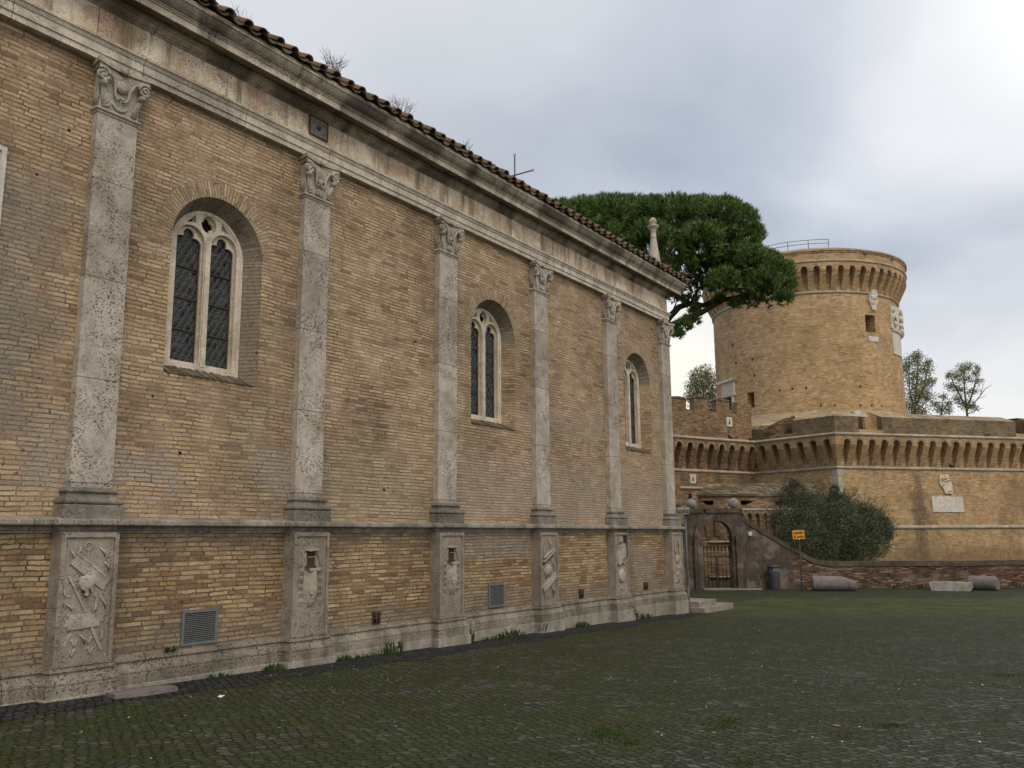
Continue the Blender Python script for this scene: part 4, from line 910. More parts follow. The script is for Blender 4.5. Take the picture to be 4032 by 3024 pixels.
pR = lambda u: Ci+tR*u
pF = lambda u: Ii+tF*u
parapet([pF(fb), Ci, pR(ra)], .52); parapet([pR(rb), pR(rg)]); parapet([pR(rh_), Rf])
# broken flank end and the two gun ports with iron railings
m = M(); P0 = pF(-.45); P1 = pF(fa)
for o0, z0, o1, z1 in ((OV, ZU+.05, OV, 9.0), (OV, 9.0, OV-.8, 9.35), (OV-.8, 9.35, OV-1.6, 9.35)):
    m.poly([(P0.x+nF.x*o0, P0.y+nF.y*o0, z0), (P1.x+nF.x*o0, P1.y+nF.y*o0, z0), (P1.x+nF.x*o1, P1.y+nF.y*o1, z1-.0), (P0.x+nF.x*o1, P0.y+nF.y*o1, z1+.15)])
P = [(P1.x+nF.x*o, P1.y+nF.y*o, z) for o, z in ((OV, ZU), (OV, 9.0), (OV-.8, 9.35), (OV-1.6, 9.35), (OV-1.6, ZU))]; m.poly(P[::-1])
m.build('broken_parapet', MT['parapet'], fort)
for kk, (pt, A, t, n, a, b) in enumerate(((0, Ii, tF, nF, fa, fb), (0, Ci, tR, nR, ra, rb), (0, Ci, tR, nR, rg, rh_))):
    q = lambda u, o, z: (A.x+t.x*u+n.x*o, A.y+t.y*u+n.y*o, z)
    m = M(); zc = ZU+.28
    m.poly([q(a, OV, ZU), q(b, OV, ZU), q(b, OV, zc), q(a, OV, zc)]); m.poly([q(a, OV, zc), q(b, OV, zc), q(b, OV-1.2, zc+.25), q(a, OV-1.2, zc+.25)])
    mid = a+(b-a)*(.62 if kk == 0 else .34)
    if kk < 2:   # rising shoulders on both sides of the slit
        s0 = mid-.22; s1 = mid+.30
        m.poly([q(a, OV-.55, zc), q(s0, OV-.75, zc), q(s0, OV-.75, 9.72), q(a+.3, OV-.55, 9.35), q(a, OV-.55, 9.2)])
        m.poly([q(s1, OV-.75, zc), q(b, OV-.45, zc), q(b, OV-.45, 9.42), q(s1+.3, OV-.75, 9.80), q(s1, OV-.75, 9.8)])
        m.poly([q(s0, OV-.75, 9.72), q(s0, OV-2.2, 9.72), q(s0, OV-2.2, zc), q(s0, OV-.75, zc)]); m.poly([q(s1, OV-.75, zc), q(s1, OV-2.2, zc), q(s1, OV-2.2, 9.8), q(s1, OV-.75, 9.8)])
        m.poly([q(a, OV-.55, 9.2), q(a+.3, OV-.55, 9.35), q(s0, OV-.75, 9.72), q(s0, OV-2.3, 9.9), q(a, OV-2.3, 9.9)], 1)
        m.poly([q(s1, OV-.75, 9.8), q(s1+.3, OV-.75, 9.8), q(b, OV-.45, 9.42), q(b, OV-2.3, 9.95), q(s1, OV-2.3, 9.95)], 1)
        m.poly([q(s0, OV-2.2, zc), q(s1, OV-2.2, zc), q(s1, OV-2.2, 9.3), q(s0, OV-2.2, 9.3)])
    m.build('gun_port', [MT['curtain'] if kk == 0 else MT['castle'], MT['capslope']], fort)
    m = M(); r0, r1 = (mid-.20, mid+.28) if kk < 2 else (a+.1, b-.1)
    for j in range(4):
        u = r0+(r1-r0)*j/3; m.tube([q(u, OV-.60, zc), q(u, OV-.60, zc+1.0)], .022, 5)
    m.tube([q(r0, OV-.60, zc+1.0), q(r1, OV-.60, zc+1.0)], .022, 5)
    m.build('railing', MT['rust'], fort)
m = M(); q = lambda u, o, z: (Ci.x+tR.x*u+nR.x*o, Ci.y+tR.y*u+nR.y*o, z)
a, b = uR((3376, 1640))[0], uR((3428, 1640))[0]
m.plate([[(a, 9.42), (b, 9.35), (b-.12, 9.58), (a+.45, 9.82), (a, 9.80)]], lambda u, z, d: q(u, d, z), OV-.5, OV-.3); m.build('white_slab', MT['marble'], fort)
m = M(); A_, B_ = Ci+nR*-2.3, Rf+nR*-2.3; I_ = Ii+nF*-2.3
m.poly([(*I_, 9.1), (*A_, 9.1), (*B_, 9.1), (B_.x-14, B_.y+16, 9.1), (I_.x-20, I_.y+22, 9.1)]); m.build('terreplein', MT['capslope'], fort)
# curtain top: parapet with merlons
tL, nL, LL = seg(Lf, Ii); qL = lambda u, o, z: (Lf.x+tL.x*u+nL.x*o, Lf.y+tL.y*u+nL.y*o, z)
def uL(px, o=OV): p = onPlane(px, (*(Ii+nL*o), 0), Vector((nL.x, nL.y, 0))); return (XY(p)-Lf).dot(tL), p.z
zg = uL((2800, 1620))[1]; ue = uL((2958, 1650))[0]; us = ue-16
m = M(); m.plate([[(us, ZU+.06), (ue, ZU+.06), (ue, zg), (us, zg)]], lambda u, z, d: qL(u, d, z), OV-.45, OV-.003); o = m.build('curtain_parapet', MT['curtain'], fort); recalc(o)
mer = [((2640, 1560), (2703, 1618)), ((2732, 1560), (2792, 1618)), ((2819, 1569), (2872, 1618)), ((2899, 1577), (2958, 1618)), ((2545, 1552), (2612, 1610))]
for j, (a, b) in enumerate(mer):
    a0, zt = uL(a); b0, _ = uL(b); m = M(); zm = zt-.10
    if j != 3: m.plate([[(a0, zg-.3), (b0, zg-.3), (b0, zm), (a0, zm)], [((a0+b0)/2-.03, zm-.95), ((a0+b0)/2-.03, zm-.55), ((a0+b0)/2+.03, zm-.55), ((a0+b0)/2+.03, zm-.95)]], lambda u, z, d: qL(u, d, z), OV-.46, OV, 0)
    else: m.plate([[(a0, zg-.3), (b0, zg-.8), (b0-.05, zg-.2), (b0+.10, zg+.05), (b0+.02, zg+.3), (b0+.10, zg+.55), (b0-.02, zm-.05), (a0+.5, zm), (a0+.35, zm+.10), (a0+.05, zm)]], lambda u, z, d: qL(u, d, z), OV-.46, OV, 0)
    o = m.build('merlon', MT['curtain'], fort); recalc(o)
    if j != 3:
        m = M(); c_ = (a0+b0)/2; m.plate([[(a0-.06, zm), (b0+.06, zm), (b0-.15, zm+.11), (c_, zm+.15), (a0+.15, zm+.11)]], lambda u, z, d: qL(u, d, z), OV-.52, OV+.05); o2 = m.build('merlon_cap', MT['tiles_top'], o); recalc(o2)
def keyhole_plaque(c_, z0, z1, half, qf, off, parent):
    h = z1-z0; kz = z0+h*.36
    hole = [(c_+half*.38*cos(t), kz+half*.38*sin(t)) for t in [pi/2+.5+k*(2*pi-1.0)/12 for k in range(13)]]+[(c_+half*.14, z1-h*.22), (c_-half*.14, z1-h*.22)]
    m = M(); m.plate([[(c_-half, z0), (c_+half, z0), (c_+half, z1), (c_-half, z1)], hole[::-1]], lambda u, z, d: qf(u, d, z), off, off+.07)
    o = m.build('keyhole_plaque', MT['marble'], parent); recalc(o)
    m = M(); m.plate([hole], lambda u, z, d: qf(u, d, z), off, off+.012); o = m.build('loophole', MT['dark'], o); recalc(o)
a0, z1 = uL((2858, 1643)); b0, z0 = uL((2881, 1681)); keyhole_plaque((a0+b0)/2, z0, z1, (b0-a0)/2, qL, OV, fort)
# brick pier under the curtain with its own keyhole plaque
OP = .75
a0, zt = uL((2600, 1858), OP); b0, zb = uL((2786, 2000), OP)
m = M(); m.plate([[(a0, -1), (b0-.55, -1), (b0-.45, zt-2.2), (b0-.3, zt-1.5), (b0-.02, zt-.8), (b0-.05, zt-.5), (b0+.02, zt-.3), (b0, zt-.02), (a0, zt-.02)]], lambda u, z, d: qL(u, d, z), -.1, OP); o = m.build('flanking_pier', MT['curtain'], fort); recalc(o)
a1, z1 = uL((2715, 1866), OP); b1, z0 = uL((2738, 1904), OP); keyhole_plaque((a1+b1)/2, z0, z1, (b1-a1)/2, qL, OP, fort)
m = M(); u0_, zz_ = uL((2676, 1920), OP); u1_, _ = uL((2768, 1920), OP)
m.tube([qL(u0_, OP+.02, zz_), qL(u1_, OP+.02, zz_)], .09, 8); m.build('pier_moulding', MT['ring'], fort)
m = M(); uc, zc = uL((2717, 1950), OP); P = [(uc-.14, zc-.55), (uc+.14, zc-.55)]+arc(uc, zc, .14, 0, pi, 8); m.plate([P], lambda u, z, d: qL(u, d, z), OP, OP+.01); o = m.build('arched_loophole', MT['dark'], fort); recalc(o)
# quoins, coat of arms, tablet on the bastion
def uRw(px): p = onPlane(px, (*Ci, 0), Vector((nR.x, nR.y, 0))); return (XY(p)-Ci).dot(tR), p.z
z = ZL-.12; k = 0
while z > 3.2:
    h = .40+.06*(k % 2); a = .32 if k % 2 else .52; b = .62 if k % 2 else .36
    m = M(); 
    for (A, t, n, d, s_) in ((Ci, tR, nR, a, 1), (Ci, tF, nF, b, -1)):
        P = [(A.x+t.x*d*s_*f+n.x*o, A.y+t.y*d*s_*f+n.y*o) for f, o in ((1, .0), (1, .035))]
        mt_ = MIT[2]*.035; P += [(Ci.x+mt_.x, Ci.y+mt_.y)]
        lo = [(*x_, z-h) for x_ in (P[1], P[2])]; hi = [(*x_, z) for x_ in (P[1], P[2])]
        m.poly([lo[0], lo[1], hi[1], hi[0]]); m.poly([(*P[0], z), hi[0], hi[1], (*Ci, z)]); m.poly([(*P[0], z-h), lo[0], lo[1], (*Ci, z-h)]); m.poly([(*P[0], z-h), lo[0], hi[0], (*P[0], z)])
    m.build('quoin', MT['quoin'], fort); z -= h+.012; k += 1
qW = lambda u, z, d: (Ci.x+tR.x*u+nR.x*d, Ci.y+tR.y*u+nR.y*d, z)
PS = [uRw(p) for p in ((3696, 1871), (3724, 1871), (3737, 1880), (3741, 1895), (3746, 1912), (3750, 1946), (3719, 1943), (3712, 1925), (3702, 1914), (3697, 1905))]
m = M(); m.plate([PS[::-1]], qW, 0, .10)
for a, b, c2, d2 in ((3702, 1884, 3742, 1884), (3704, 1892, 3722, 1880), (3712, 1898, 3740, 1890), (3708, 1915, 3716, 1900), (3730, 1938, 3744, 1930)):
    A_, B_ = uRw((a, b)), uRw((c2, d2)); m.tube([qW(*A_, .10), qW((A_[0]+B_[0])/2, (A_[1]+B_[1])/2+.06, .16), qW(*B_, .10)], .05, 5)
A_ = uRw((3723, 1881)); m.lathe(qW(*A_, .08), [(.20, 0), (.19, .06), (.08, .12)], 10, ax=(nR.x, nR.y, 0), jit=.15)
o = m.build('coat_of_arms', MT['tracery'], fort); recalc(o)
a0, z1 = uRw((3667, 1955)); b0, z0 = uRw((3794, 2016)); m = M(); m.plate([[(a0, z0), (b0, z0), (b0, z1), (a0, z1)]], qW, 0, .05); o = m.build('blank_tablet', MT['marble'], fort); recalc(o)
# damp streak under a spout
# ================================================================== ROUND KEEP
KC = W(24.4, 72, 0); KC = Vector((KC.x, KC.y)); KR, KT = 7.32, 8.08
keep = thing('castle_keep', 'massive round brick keep with machicolated crown and railing above the bastion', 'castle tower')
th0 = math.atan2(CAM.y-KC.y, CAM.x-KC.x)
def cyl(th, r, z): return (KC.x+r*cos(th), KC.y+r*sin(th), z)
def onCyl(px, r):
    d = ray(px); a = d.x*d.x+d.y*d.y; ox, oy = CAM.x-KC.x, CAM.y-KC.y; b = ox*d.x+oy*d.y; c_ = ox*ox+oy*oy-r*r
    disc = b*b-a*c_
    t = (-b-sqrt(max(disc, 0)))/a; p = CAM+d*t; return math.atan2(p.y-KC.y, p.x-KC.x)-th0, p.z
def thn(x):
    while x > pi: x -= 2*pi
    while x < -pi: x += 2*pi
    return x
ops = []
def op(px0, px1, dep):
    a, z1 = onCyl(px0, KR); b, z0 = onCyl(px1, KR); a, b = thn(a), thn(b); ops.append((min(a, b), max(a, b), z0, z1, dep))
op((3405, 1238), (3449, 1310), .9); op((2940, 1547), (2972, 1604), .8); op((2855, 1537), (2886, 1612), .8)
for x_, y_ in ((2884, 1361), (2897, 1430), (2962, 1415), (2970, 1480), (3070, 1537), (3120, 1531), (3174, 1528), (3388, 1522), (3232, 1597), (3287, 1596), (3388, 1595), (3433, 1596), (3473, 1598)):
    op((x_-4, y_-4), (x_+4, y_+4), .35)
NT = 180; ths = sorted(set([round(-pi+2*pi*k/NT, 5) for k in range(NT)]+[x_ for o in ops for x_ in o[:2]])); zs_ = sorted(set([4, 12, 16, 19.75]+[x_ for o in ops for x_ in o[2:4]]))
m = M(); inside = lambda t, z: next((o for o in ops if o[0]-1e-6 < t < o[1]+1e-6 and o[2]-1e-6 < z < o[3]+1e-6), None)
for i in range(len(ths)):
    a, b = ths[i], ths[(i+1) % len(ths)]
    if i == len(ths)-1: b += 2*pi
    for j in range(len(zs_)-1):
        z0, z1 = zs_[j], zs_[j+1]
        if inside((a+b)/2, (z0+z1)/2): continue
        m.poly([cyl(th0+a, KR, z0), cyl(th0+b, KR, z0), cyl(th0+b, KR, z1), cyl(th0+a, KR, z1)], 0, uv=[(a*KR, z0), (b*KR, z0), (b*KR, z1), (a*KR, z1)])
for a, b, z0, z1, dp in ops:
    A = [cyl(th0+a, KR, z0), cyl(th0+b, KR, z0), cyl(th0+b, KR, z1), cyl(th0+a, KR, z1)]; B = [cyl(th0+a, KR-dp, z0), cyl(th0+b, KR-dp, z0), cyl(th0+b, KR-dp, z1), cyl(th0+a, KR-dp, z1)]
    for k in range(4): m.poly([A[k], A[(k+1) % 4], B[(k+1) % 4], B[k]], 0)
    m.poly(B, 1)
m.build('drum', [MT['tower'], MT['opening_shade']], keep)
zr, zs2, zu2 = 19.78, 21.42, 22.02
NC = 56; dth = 2*pi/NC; ro2 = .235/KT
p_th, _ = onCyl((3265, 1060), KT); p_th = thn(p_th)
def ringz(m, prof, n=160, mat=0):
    for k in range(n):
        a, b = th0+2*pi*k/n, th0+2*pi*(k+1)/n
        for j in range(len(prof)-1):
            (r0, z0), (r1, z1) = prof[j], prof[j+1]
            m.poly([cyl(a, r0, z0), cyl(b, r0, z0), cyl(b, r1, z1), cyl(a, r1, z1)], mat, uv=[((a-th0)*r0, z0), ((b-th0)*r0, z0), ((b-th0)*r1, z1), ((a-th0)*r1, z1)])
m = M(); ringz(m, [(KR+3.4, 9.0), (KR+.01, 10.75)]); m.build('glacis', MT['capslope'], keep)
m = M(); ringz(m, [(KR, 19.7), (KR+.02, 22.1)]); m.build('inner_drum', MT['tower'], keep)
m = M(); st = 4
for k in range(NC):
    c_ = p_th+dth*k; half = dth/2
    pts = [(c_-half, zs2)]+[(c_+ro2*cos(pi-pi*i/8), zs2+.235*sin(pi-pi*i/8)) for i in range(9)]+[(c_+half, zs2)]
    up = [(c_-half, zu2)]+[(x_, zu2) for x_, _ in pts[1:-1]]+[(c_+half, zu2)]
    for i in range(len(pts)-1):
        (a, z0), (b, z1) = pts[i], pts[i+1]
        m.poly([cyl(th0+a, KT, z0), cyl(th0+b, KT, z1), cyl(th0+b, KT, zu2), cyl(th0+a, KT, zu2)], 0, uv=[(a*KT, z0), (b*KT, z1), (b*KT, zu2), (a*KT, zu2)])
        m.poly([cyl(th0+a, KT, z0), cyl(th0+b, KT, z1), cyl(th0+b, KR, z1), cyl(th0+a, KR, z0)], 0, uv=[(a*KT, 0), (b*KT, 0), (b*KT, .7), (a*KT, .7)])
    cc = th0+c_+half; p = cyl(cc, KR, 0); add_corbel(keep, 'k', MT['tower'], (dth-2*ro2)*KT, KT-KR, zr+.1, zs2, p, cc+pi/2)
m.build('arch_band', MT['tower'], keep)
m = M(); ringz(m, tor(KR, zr, .11)); ringz(m, tor(KT, zu2, .09)); m.build('torus_moulding', MT['ring'], keep)
m = M(); ringz(m, [(KT, zu2), (KT, 22.62), (KT+.06, 22.66), (KT+.06, 22.74), (KT+.14, 22.78), (KT+.14, 22.90)]); ringz(m, [(KT+.14, 22.90), (KT-.9, 23.32), (KT-1.2, 23.32), (KT-1.2, 21)], mat=1); m.build('crown', [MT['tower'], MT['capslope']], keep)
m = M(); rr = KT-1.05
for zz in (23.72, 24.02): m.tube([cyl(th0+t, rr, zz) for t in [-1.4+k*1.72/40 for k in range(41)]], .022, 5)
for k in range(9): m.tube([cyl(th0-1.4+k*1.72/8, rr, 23.2), cyl(th0-1.4+k*1.72/8, rr, 24.03)], .024, 5)
m.build('railing', MT['rust'], keep)
def cplate(px_list, d0, d1, name, mat, holes=(), extra=None):
    P = [onCyl(p, KR) for p in px_list]; P = [(thn(a), z) for a, z in P]
    m = M(); m.plate([P], lambda a, z, d: cyl(th0+a, KR+d, z), d0, d1)
    if extra: extra(m)
    o = m.build(name, mat, keep); recalc(o); return o
def blob(m, px, r, d=.1, h=.14):
    a, z = onCyl(px, KR); c_ = cyl(th0+a, KR+d, z); m.lathe(c_, [(r, 0), (r*.85, h*.6), (r*.3, h)], 9, ax=(cos(th0+a), sin(th0+a), 0), jit=.2)
def vine(m, pts, r=.06, d=.14): m.tube([cyl(th0+onCyl(p, KR)[0], KR+d, onCyl(p, KR)[1]) for p in pts], r, 5)
def armsA(m):
    vine(m, [(3422, 1152), (3434, 1143), (3446, 1150)]); vine(m, [(3420, 1170), (3432, 1156), (3446, 1146)]); vine(m, [(3421, 1152), (3434, 1166), (3447, 1176)]); blob(m, (3434, 1172), .30); blob(m, (3433, 1192), .26, .08)
cplate([(3417, 1165), (3421, 1150), (3432, 1143), (3446, 1145), (3449, 1160), (3447, 1178), (3452, 1190), (3444, 1205), (3446, 1224), (3431, 1222), (3424, 1200), (3417, 1185)], 0, .16, 'coat_of_arms', MT['marble'], extra=armsA)
cplate([(3418, 1323), (3456, 1327), (3458, 1347), (3421, 1343)], 0, .05, 'small_tablet', MT['marble'])
def armsB(m):
    for p in ((3510, 1220), (3512, 1245), (3520, 1275)): blob(m, p, .22, .1)
    vine(m, [(3506, 1212), (3516, 1222), (3512, 1240), (3521, 1262), (3519, 1290)]); vine(m, [(3506, 1240), (3512, 1262), (3518, 1290)])
cplate([(3501, 1203), (3533, 1212), (3535, 1300), (3507, 1292)], 0, .12, 'relief_slab', MT['marble'], extra=armsB)
m = M(); aA, zA = onCyl((3532, 1214), KR); aB, zB = onCyl((3535, 1300), KR); aA = thn(aA)
for i, (da, ra_) in enumerate(((.03, .30), (.10, .38), (.17, .34), (.24, .30))):
    for z in (20.0-.5*i*.3, 19.0, 18.0, 17.2): 
        c_ = cyl(th0+aA+da, KR+.02, zA-.3-(zA-zB)*((19.9-z)/3.2)); m.lathe(c_, [(ra_, 0), (ra_*.7, .18), (ra_*.3, .30)], 8, ax=(cos(th0+aA+da), sin(th0+aA+da), 0), jit=.25)
m.build('papal_arms', MT['marble'], keep)
m = M(); a0, z1 = onCyl((3511, 1312), KR); a1, z0 = onCyl((3546, 1385), KR); a0 = thn(a0)
for k in range(8):
    A, B = a0+.30*k/8, a0+.30*(k+1)/8
    m.poly([cyl(th0+A, KR+.06, 15.35), cyl(th0+B, KR+.06, 15.35), cyl(th0+B, KR+.06, 17.15), cyl(th0+A, KR+.06, 17.15)])
m.poly([cyl(th0+a0, KR, 15.35), cyl(th0+a0, KR+.06, 15.35), cyl(th0+a0, KR+.06, 17.15), cyl(th0+a0, KR, 17.15)])
m.tube([cyl(th0+a0+.32*k/8, KR+.08, 17.25) for k in range(9)], .12, 6); m.build('inscription_tablet', MT['marble'], keep)
# stone doorway on the left flank of the keep
m = M(); fr = [(2848, 1540, 2857, 1620), (2884, 1520, 2896, 1628)]
for a, b, c2, d2 in fr:
    t0, z1 = onCyl((a, b), KR); t1, z0 = onCyl((c2, d2), KR); t0, t1 = thn(t0), thn(t1)
    m.plate([[(t0, z0-1.5), (t1, z0-1.5), (t1, z1), (t0, z1)]], lambda A, z, d: cyl(th0+A, KR+d, z), -.1, .16)
t0, z1 = onCyl((2846, 1503), KR); t1, z0 = onCyl((2896, 1542), KR); t0, t1 = thn(t0), thn(t1)
zt = z1-.25
m.plate([[(t0, zt-1.15), (t1, zt-1.15), (t1, zt), (t0, zt)]], lambda A, z, d: cyl(th0+A, KR+d, z), -.1, .20)
m.plate([[(t0-.04, zt), (t1+.02, zt), (t1+.04, zt+.22), (t0-.06, zt+.22)]], lambda A, z, d: cyl(th0+A, KR+d, z), -.1, .42)
o = m.build('doorway', MT['tracery'], keep); recalc(o)
# small floodlights on the crown
for px in ((3405, 996), (3510, 1018)):
    a, z = onCyl(px, KT); a = thn(a); m = M(); c_ = Vector(cyl(th0+a, KT+.10, z)); m.box(c_-Vector((.14, .14, .10)), c_+Vector((.14, .14, .10))); m.build('floodlight', MT['grille'], keep)

# ================================================================== LOW BASTION (caponier) behind the gate
low = thing('low_bastion', 'low brick outwork with mossy hipped roof and dark gun slits behind the gateway', 'outwork')
DC = 46.8; C2 = XY(atD((2847, 1947), DC)); R2 = XY(atD((3093, 1948), DC+.8)); L2 = XY(atD((2747, 1948), DC+.25)); 
EZ = atD((2847, 1947), DC).z
t2, n2, L_2 = seg(C2, R2); R2 = C2+t2*(L_2*1.5); BK = C2-n2*9+t2*2
tl2, nl2, _ = seg(L2, C2)
def sl(A, t, n, px, o=0): p = onPlane(px, (*(A+n*o), 0), Vector((n.x, n.y, 0))); return (XY(p)-A).dot(t), p.z
m = M(); q = lambda u, z, d: (C2.x+t2.x*u+n2.x*d, C2.y+t2.y*u+n2.y*d, z); ql = lambda u, z, d: (L2.x+tl2.x*u+nl2.x*d, L2.y+tl2.y*u+nl2.y*d, z)
LR2 = (R2-C2).length; LL2 = (C2-L2).length
zb = sl(C2, t2, n2, (2950, 2007))[1]
hs = []
for a, b in (((2916, 1970), (2972, 1988)), ((3052, 1972), (3110, 1989))):
    u0, z1 = sl(C2, t2, n2, a); u1, z0 = sl(C2, t2, n2, b); hs.append([(u0, z1), (u1, z1-.02), (u0+.35, z0), (u0, z0)])
m.plate([[(0, -1), (LR2, -1), (LR2, EZ), (0, EZ)]]+hs, q, -.5, 0)
u0, z1 = sl(L2, tl2, nl2, (2757, 1971)); u1, z0 = sl(L2, tl2, nl2, (2809, 1988)); hl = [(u0, z1-.03), (u1, z1), (u1, z0), (u1-.3, z0)]
m.plate([[(0, -1), (LL2, -1), (LL2, EZ), (0, EZ)], hl], ql, -.5, 0)
o = m.build('wall', MT['curtain'], low); recalc(o)
for h, f in ((hs[0], q), (hs[1], q), (hl, ql)):
    m = M(); m.plate([h], f, -.52, -.49); o = m.build('gun_slit', MT['dark'], low); recalc(o)
RZ = EZ+.85; Rb = XY(atD((2857, 1900), DC+2.3)); 
m = M(); ev = .07
c0 = C2+(n2+nl2)*ev*.7; r0 = R2+n2*ev; l0 = L2-tl2*ev+nl2*ev; T0 = XY(atD((2857, 1901), DC+2.4)); T1 = T0+t2*LR2; T2 = XY(atD((2787, 1906), DC+2.5))
zt = atD((2857, 1901), DC+2.4).z; vb = (L2-XY(CAM)).normalized()*2
m.poly([(*c0, EZ+.02), (*r0, EZ+.02), (*T1, zt), (*T0, zt)]); m.poly([(*l0, EZ+.02), (*c0, EZ+.02), (*T0, zt), (*T2, zt)]); m.poly([(*T0, zt), (*T1, zt), (*(T1+vb), zt+.1), (*(T2+vb), zt+.1), (*T2, zt)]); m.poly([(*l0, EZ+.02), (*T2, zt), (*(T2+vb), zt+.1), (*(l0+vb), EZ+.02)])
m.poly([(*c0, EZ-.09), (*r0, EZ-.09), (*r0, EZ+.02), (*c0, EZ+.02)]); m.poly([(*l0, EZ-.09), (*c0, EZ-.09), (*c0, EZ+.02), (*l0, EZ+.02)])
m.build('roof', MT['tiles_top'], low)
m = M(); m.sweep([L2, C2, R2], tor(.16, zb, .06)); m.build('torus_moulding', MT['ring'], low)
for (A, B, nm) in ((C2, R2, 'd'), ):
    t, n, L = seg(A, B); u0 = sl(A, t, n, (2952, 2032), .18)[0]; u1 = sl(A, t, n, (3045, 2032), .18)[0]; pp = (u1-u0)/3
    k = floor((u0-.2)/pp); machicolate(low, A, B, 0, 0, u0-pp*k, MT['curtain'], MT['voussoir'], 'd', zb-1.45, zb-.30, zb-.05, .18, pp, pp*.24)
t, n, L = seg(L2, C2); machicolate(low, L2, C2, 0, 0, .25, MT['curtain'], MT['voussoir'], 'e', zb-1.45, zb-.30, zb-.05, .18, pp, pp*.24)
for a, b in (((2793, 2128), (2876, 2135)), ((2796, 2268), (2885, 2275))):
    u0, z1 = sl(L2, tl2, nl2, a, .02); u1, z0 = sl(C2, t2, n2, b, .02); m = M(); m.plate([[(u0, z0), (LL2, z0), (LL2, z1), (u0, z1)]], ql, 0, .14); m.plate([[(0, z0), (u1, z0), (u1, z1), (0, z1)]], q, 0, .14); o = m.build('stone_band', MT['ring'], low); recalc(o)

# ================================================================== GATEWAY AND BOUNDARY WALL
DW = 38.75
def SZ(px, D=DW): p = atD(px, D); return ((p-CAM).dot(RH), p.z)
mpW = lambda s_, z, d: tuple(W(s_, DW-d, z))
gate = thing('gateway', 'weathered plaster gateway arch topped by two stone balls, beside the church corner', 'gateway')
P = lambda x_, y_: SZ((2632+x_*.5124, 1600+y_*.5124))
gl, gr = P(135, 800)[0], P(562, 800)[0]; ztop = P(350, 818)[1]
aL, aR = P(262, 1000)[0], P(487, 1000)[0]; ac = (aL+aR)/2; ar = (aR-aL)/2; azt = P(370, 880)[1]; azs = azt-ar
m = M(); m.plate([[(gl, -1.2), (aL, -1.2), (aL, azs)]+arc(ac, azs, ar, pi, 0, 20)[1:]+[(aR, -1.2), (gr, -1.2), (gr, ztop), (gl, ztop)]], mpW, -.55, 0); 
o = m.build('wall', MT['plaster'], gate); recalc(o)
m = M(); pa, pb = P(490, 900)[0]+.10, P(600, 1400)[0]
m.plate([[(pa, -1.2), (pb, -1.2), (pb, P(0, 1010)[1]), (pb-.05, P(0, 1000)[1]), (pa, P(0, 1000)[1])]], mpW, -.1, .13)
lf = P(215, 960)[0]; m.plate([[(P(150, 0)[0], -1.2), (lf+.06, -1.2), (lf, P(0, 920)[1]), (P(150, 0)[0], P(0, 1010)[1])]], mpW, -.1, .12)
o = m.build('pier', MT['plaster'], gate); recalc(o)
m = M(); zc0, zc1 = ztop, P(0, 786)[1]
ed = [gl-.03, P(232, 0)[0], P(252, 0)[0], P(405, 0)[0], P(480, 0)[0], gr+.02]
for i, (a, b) in enumerate(((ed[0], ed[1]), (ed[2], ed[3]), (ed[3]+.015, ed[5]))): m.obox(W(a, DW-.06, zc0+.002), RH*(b-a), FH*.66, (0, 0, zc1-zc0+random.uniform(-.02, .02)))
m.build('coping', MT['coping'], gate)
for x_, y_, r_ in ((185, 752, .222), (509, 748, .232)):
    s_, z = P(x_, y_); m = M(); c_ = W(s_, DW+.25, zc1+r_-.01)
    prof = [(r_*sin(pi*k/12)+.001, -r_*cos(pi*k/12)) for k in range(13)]; m.lathe(c_, prof, 18, jit=.018); m.build('stone_ball', MT['ball'], gate)
# voussoir stones round the arch
m = M()
for k in range(7):
    a0 = radians(28)+k*radians(8.5); m.plate([[(ac+r_*cos(t), azs+r_*sin(t)) for r_, t in ((ar+.005, a0), (ar+.24, a0), (ar+.24, a0+radians(8)), (ar+.005, a0+radians(8)))]], mpW, -.05, .012)
o = m.build('arch_stones', MT['coping'], gate); recalc(o)
# iron gate and fanlight
m = M(); dg = -.30; g0 = P(0, 1408)[1]
gp = lambda s_, z, o=0: tuple(W(s_, DW+.30+o, z))
zt = P(0, 1120)[1]
for k in range(8):
    s_ = aL+.08+(2*ar-.16)*k/7; m.tube([gp(s_, g0), gp(s_, zt)], .013, 5); b = zt
    for z0, z1, w0, w1 in ((0, .10, .012, .036), (.10, .15, .036, .034), (.15, .32, .034, .003)):
        m.poly([gp(s_-w0, b+z0), gp(s_+w0, b+z0), gp(s_+w1, b+z1), gp(s_-w1, b+z1)]); m.poly([gp(s_-w0, b+z0, .012), gp(s_-w1, b+z1, .012), gp(s_+w1, b+z1, .012), gp(s_+w0, b+z0, .012)])
m.obox(gp(ac-.03, g0, -.02), RH*.06, FH*.05, (0, 0, P(0, 1157)[1]-g0))
for y_ in (1160, 1320): m.tube([gp(aL, P(0, y_)[1]), gp(aR, P(0, y_)[1])], .016, 5)
m.build('iron_gate', MT['iron'], gate)
m = M()
for y_ in (1030, 1058, 1085): m.tube([gp(aL, P(0, y_)[1]), gp(aR, P(0, y_)[1])], .014, 5)
fz = P(0, 1030)[1]
for k in range(15):
    a = pi*(.02+.96*k/14); r1 = min(ar*.99/max(abs(cos(a)), 1e-3), 9); 
    # outer end on the arch curve
    zc = fz-azs; bq = zc*sin(a); rr = -bq+sqrt(bq*bq-zc*zc+ar*ar*.98); m.tube([gp(ac+.16*cos(a), fz+.16*sin(a)), gp(ac+rr*cos(a), fz+rr*sin(a))], .009, 5)
m.tube([gp(ac+.16*cos(t), fz+.16*sin(t)) for t in [pi*k/10 for k in range(11)]], .012, 5)
m.build('fanlight', MT['iron'], gate)
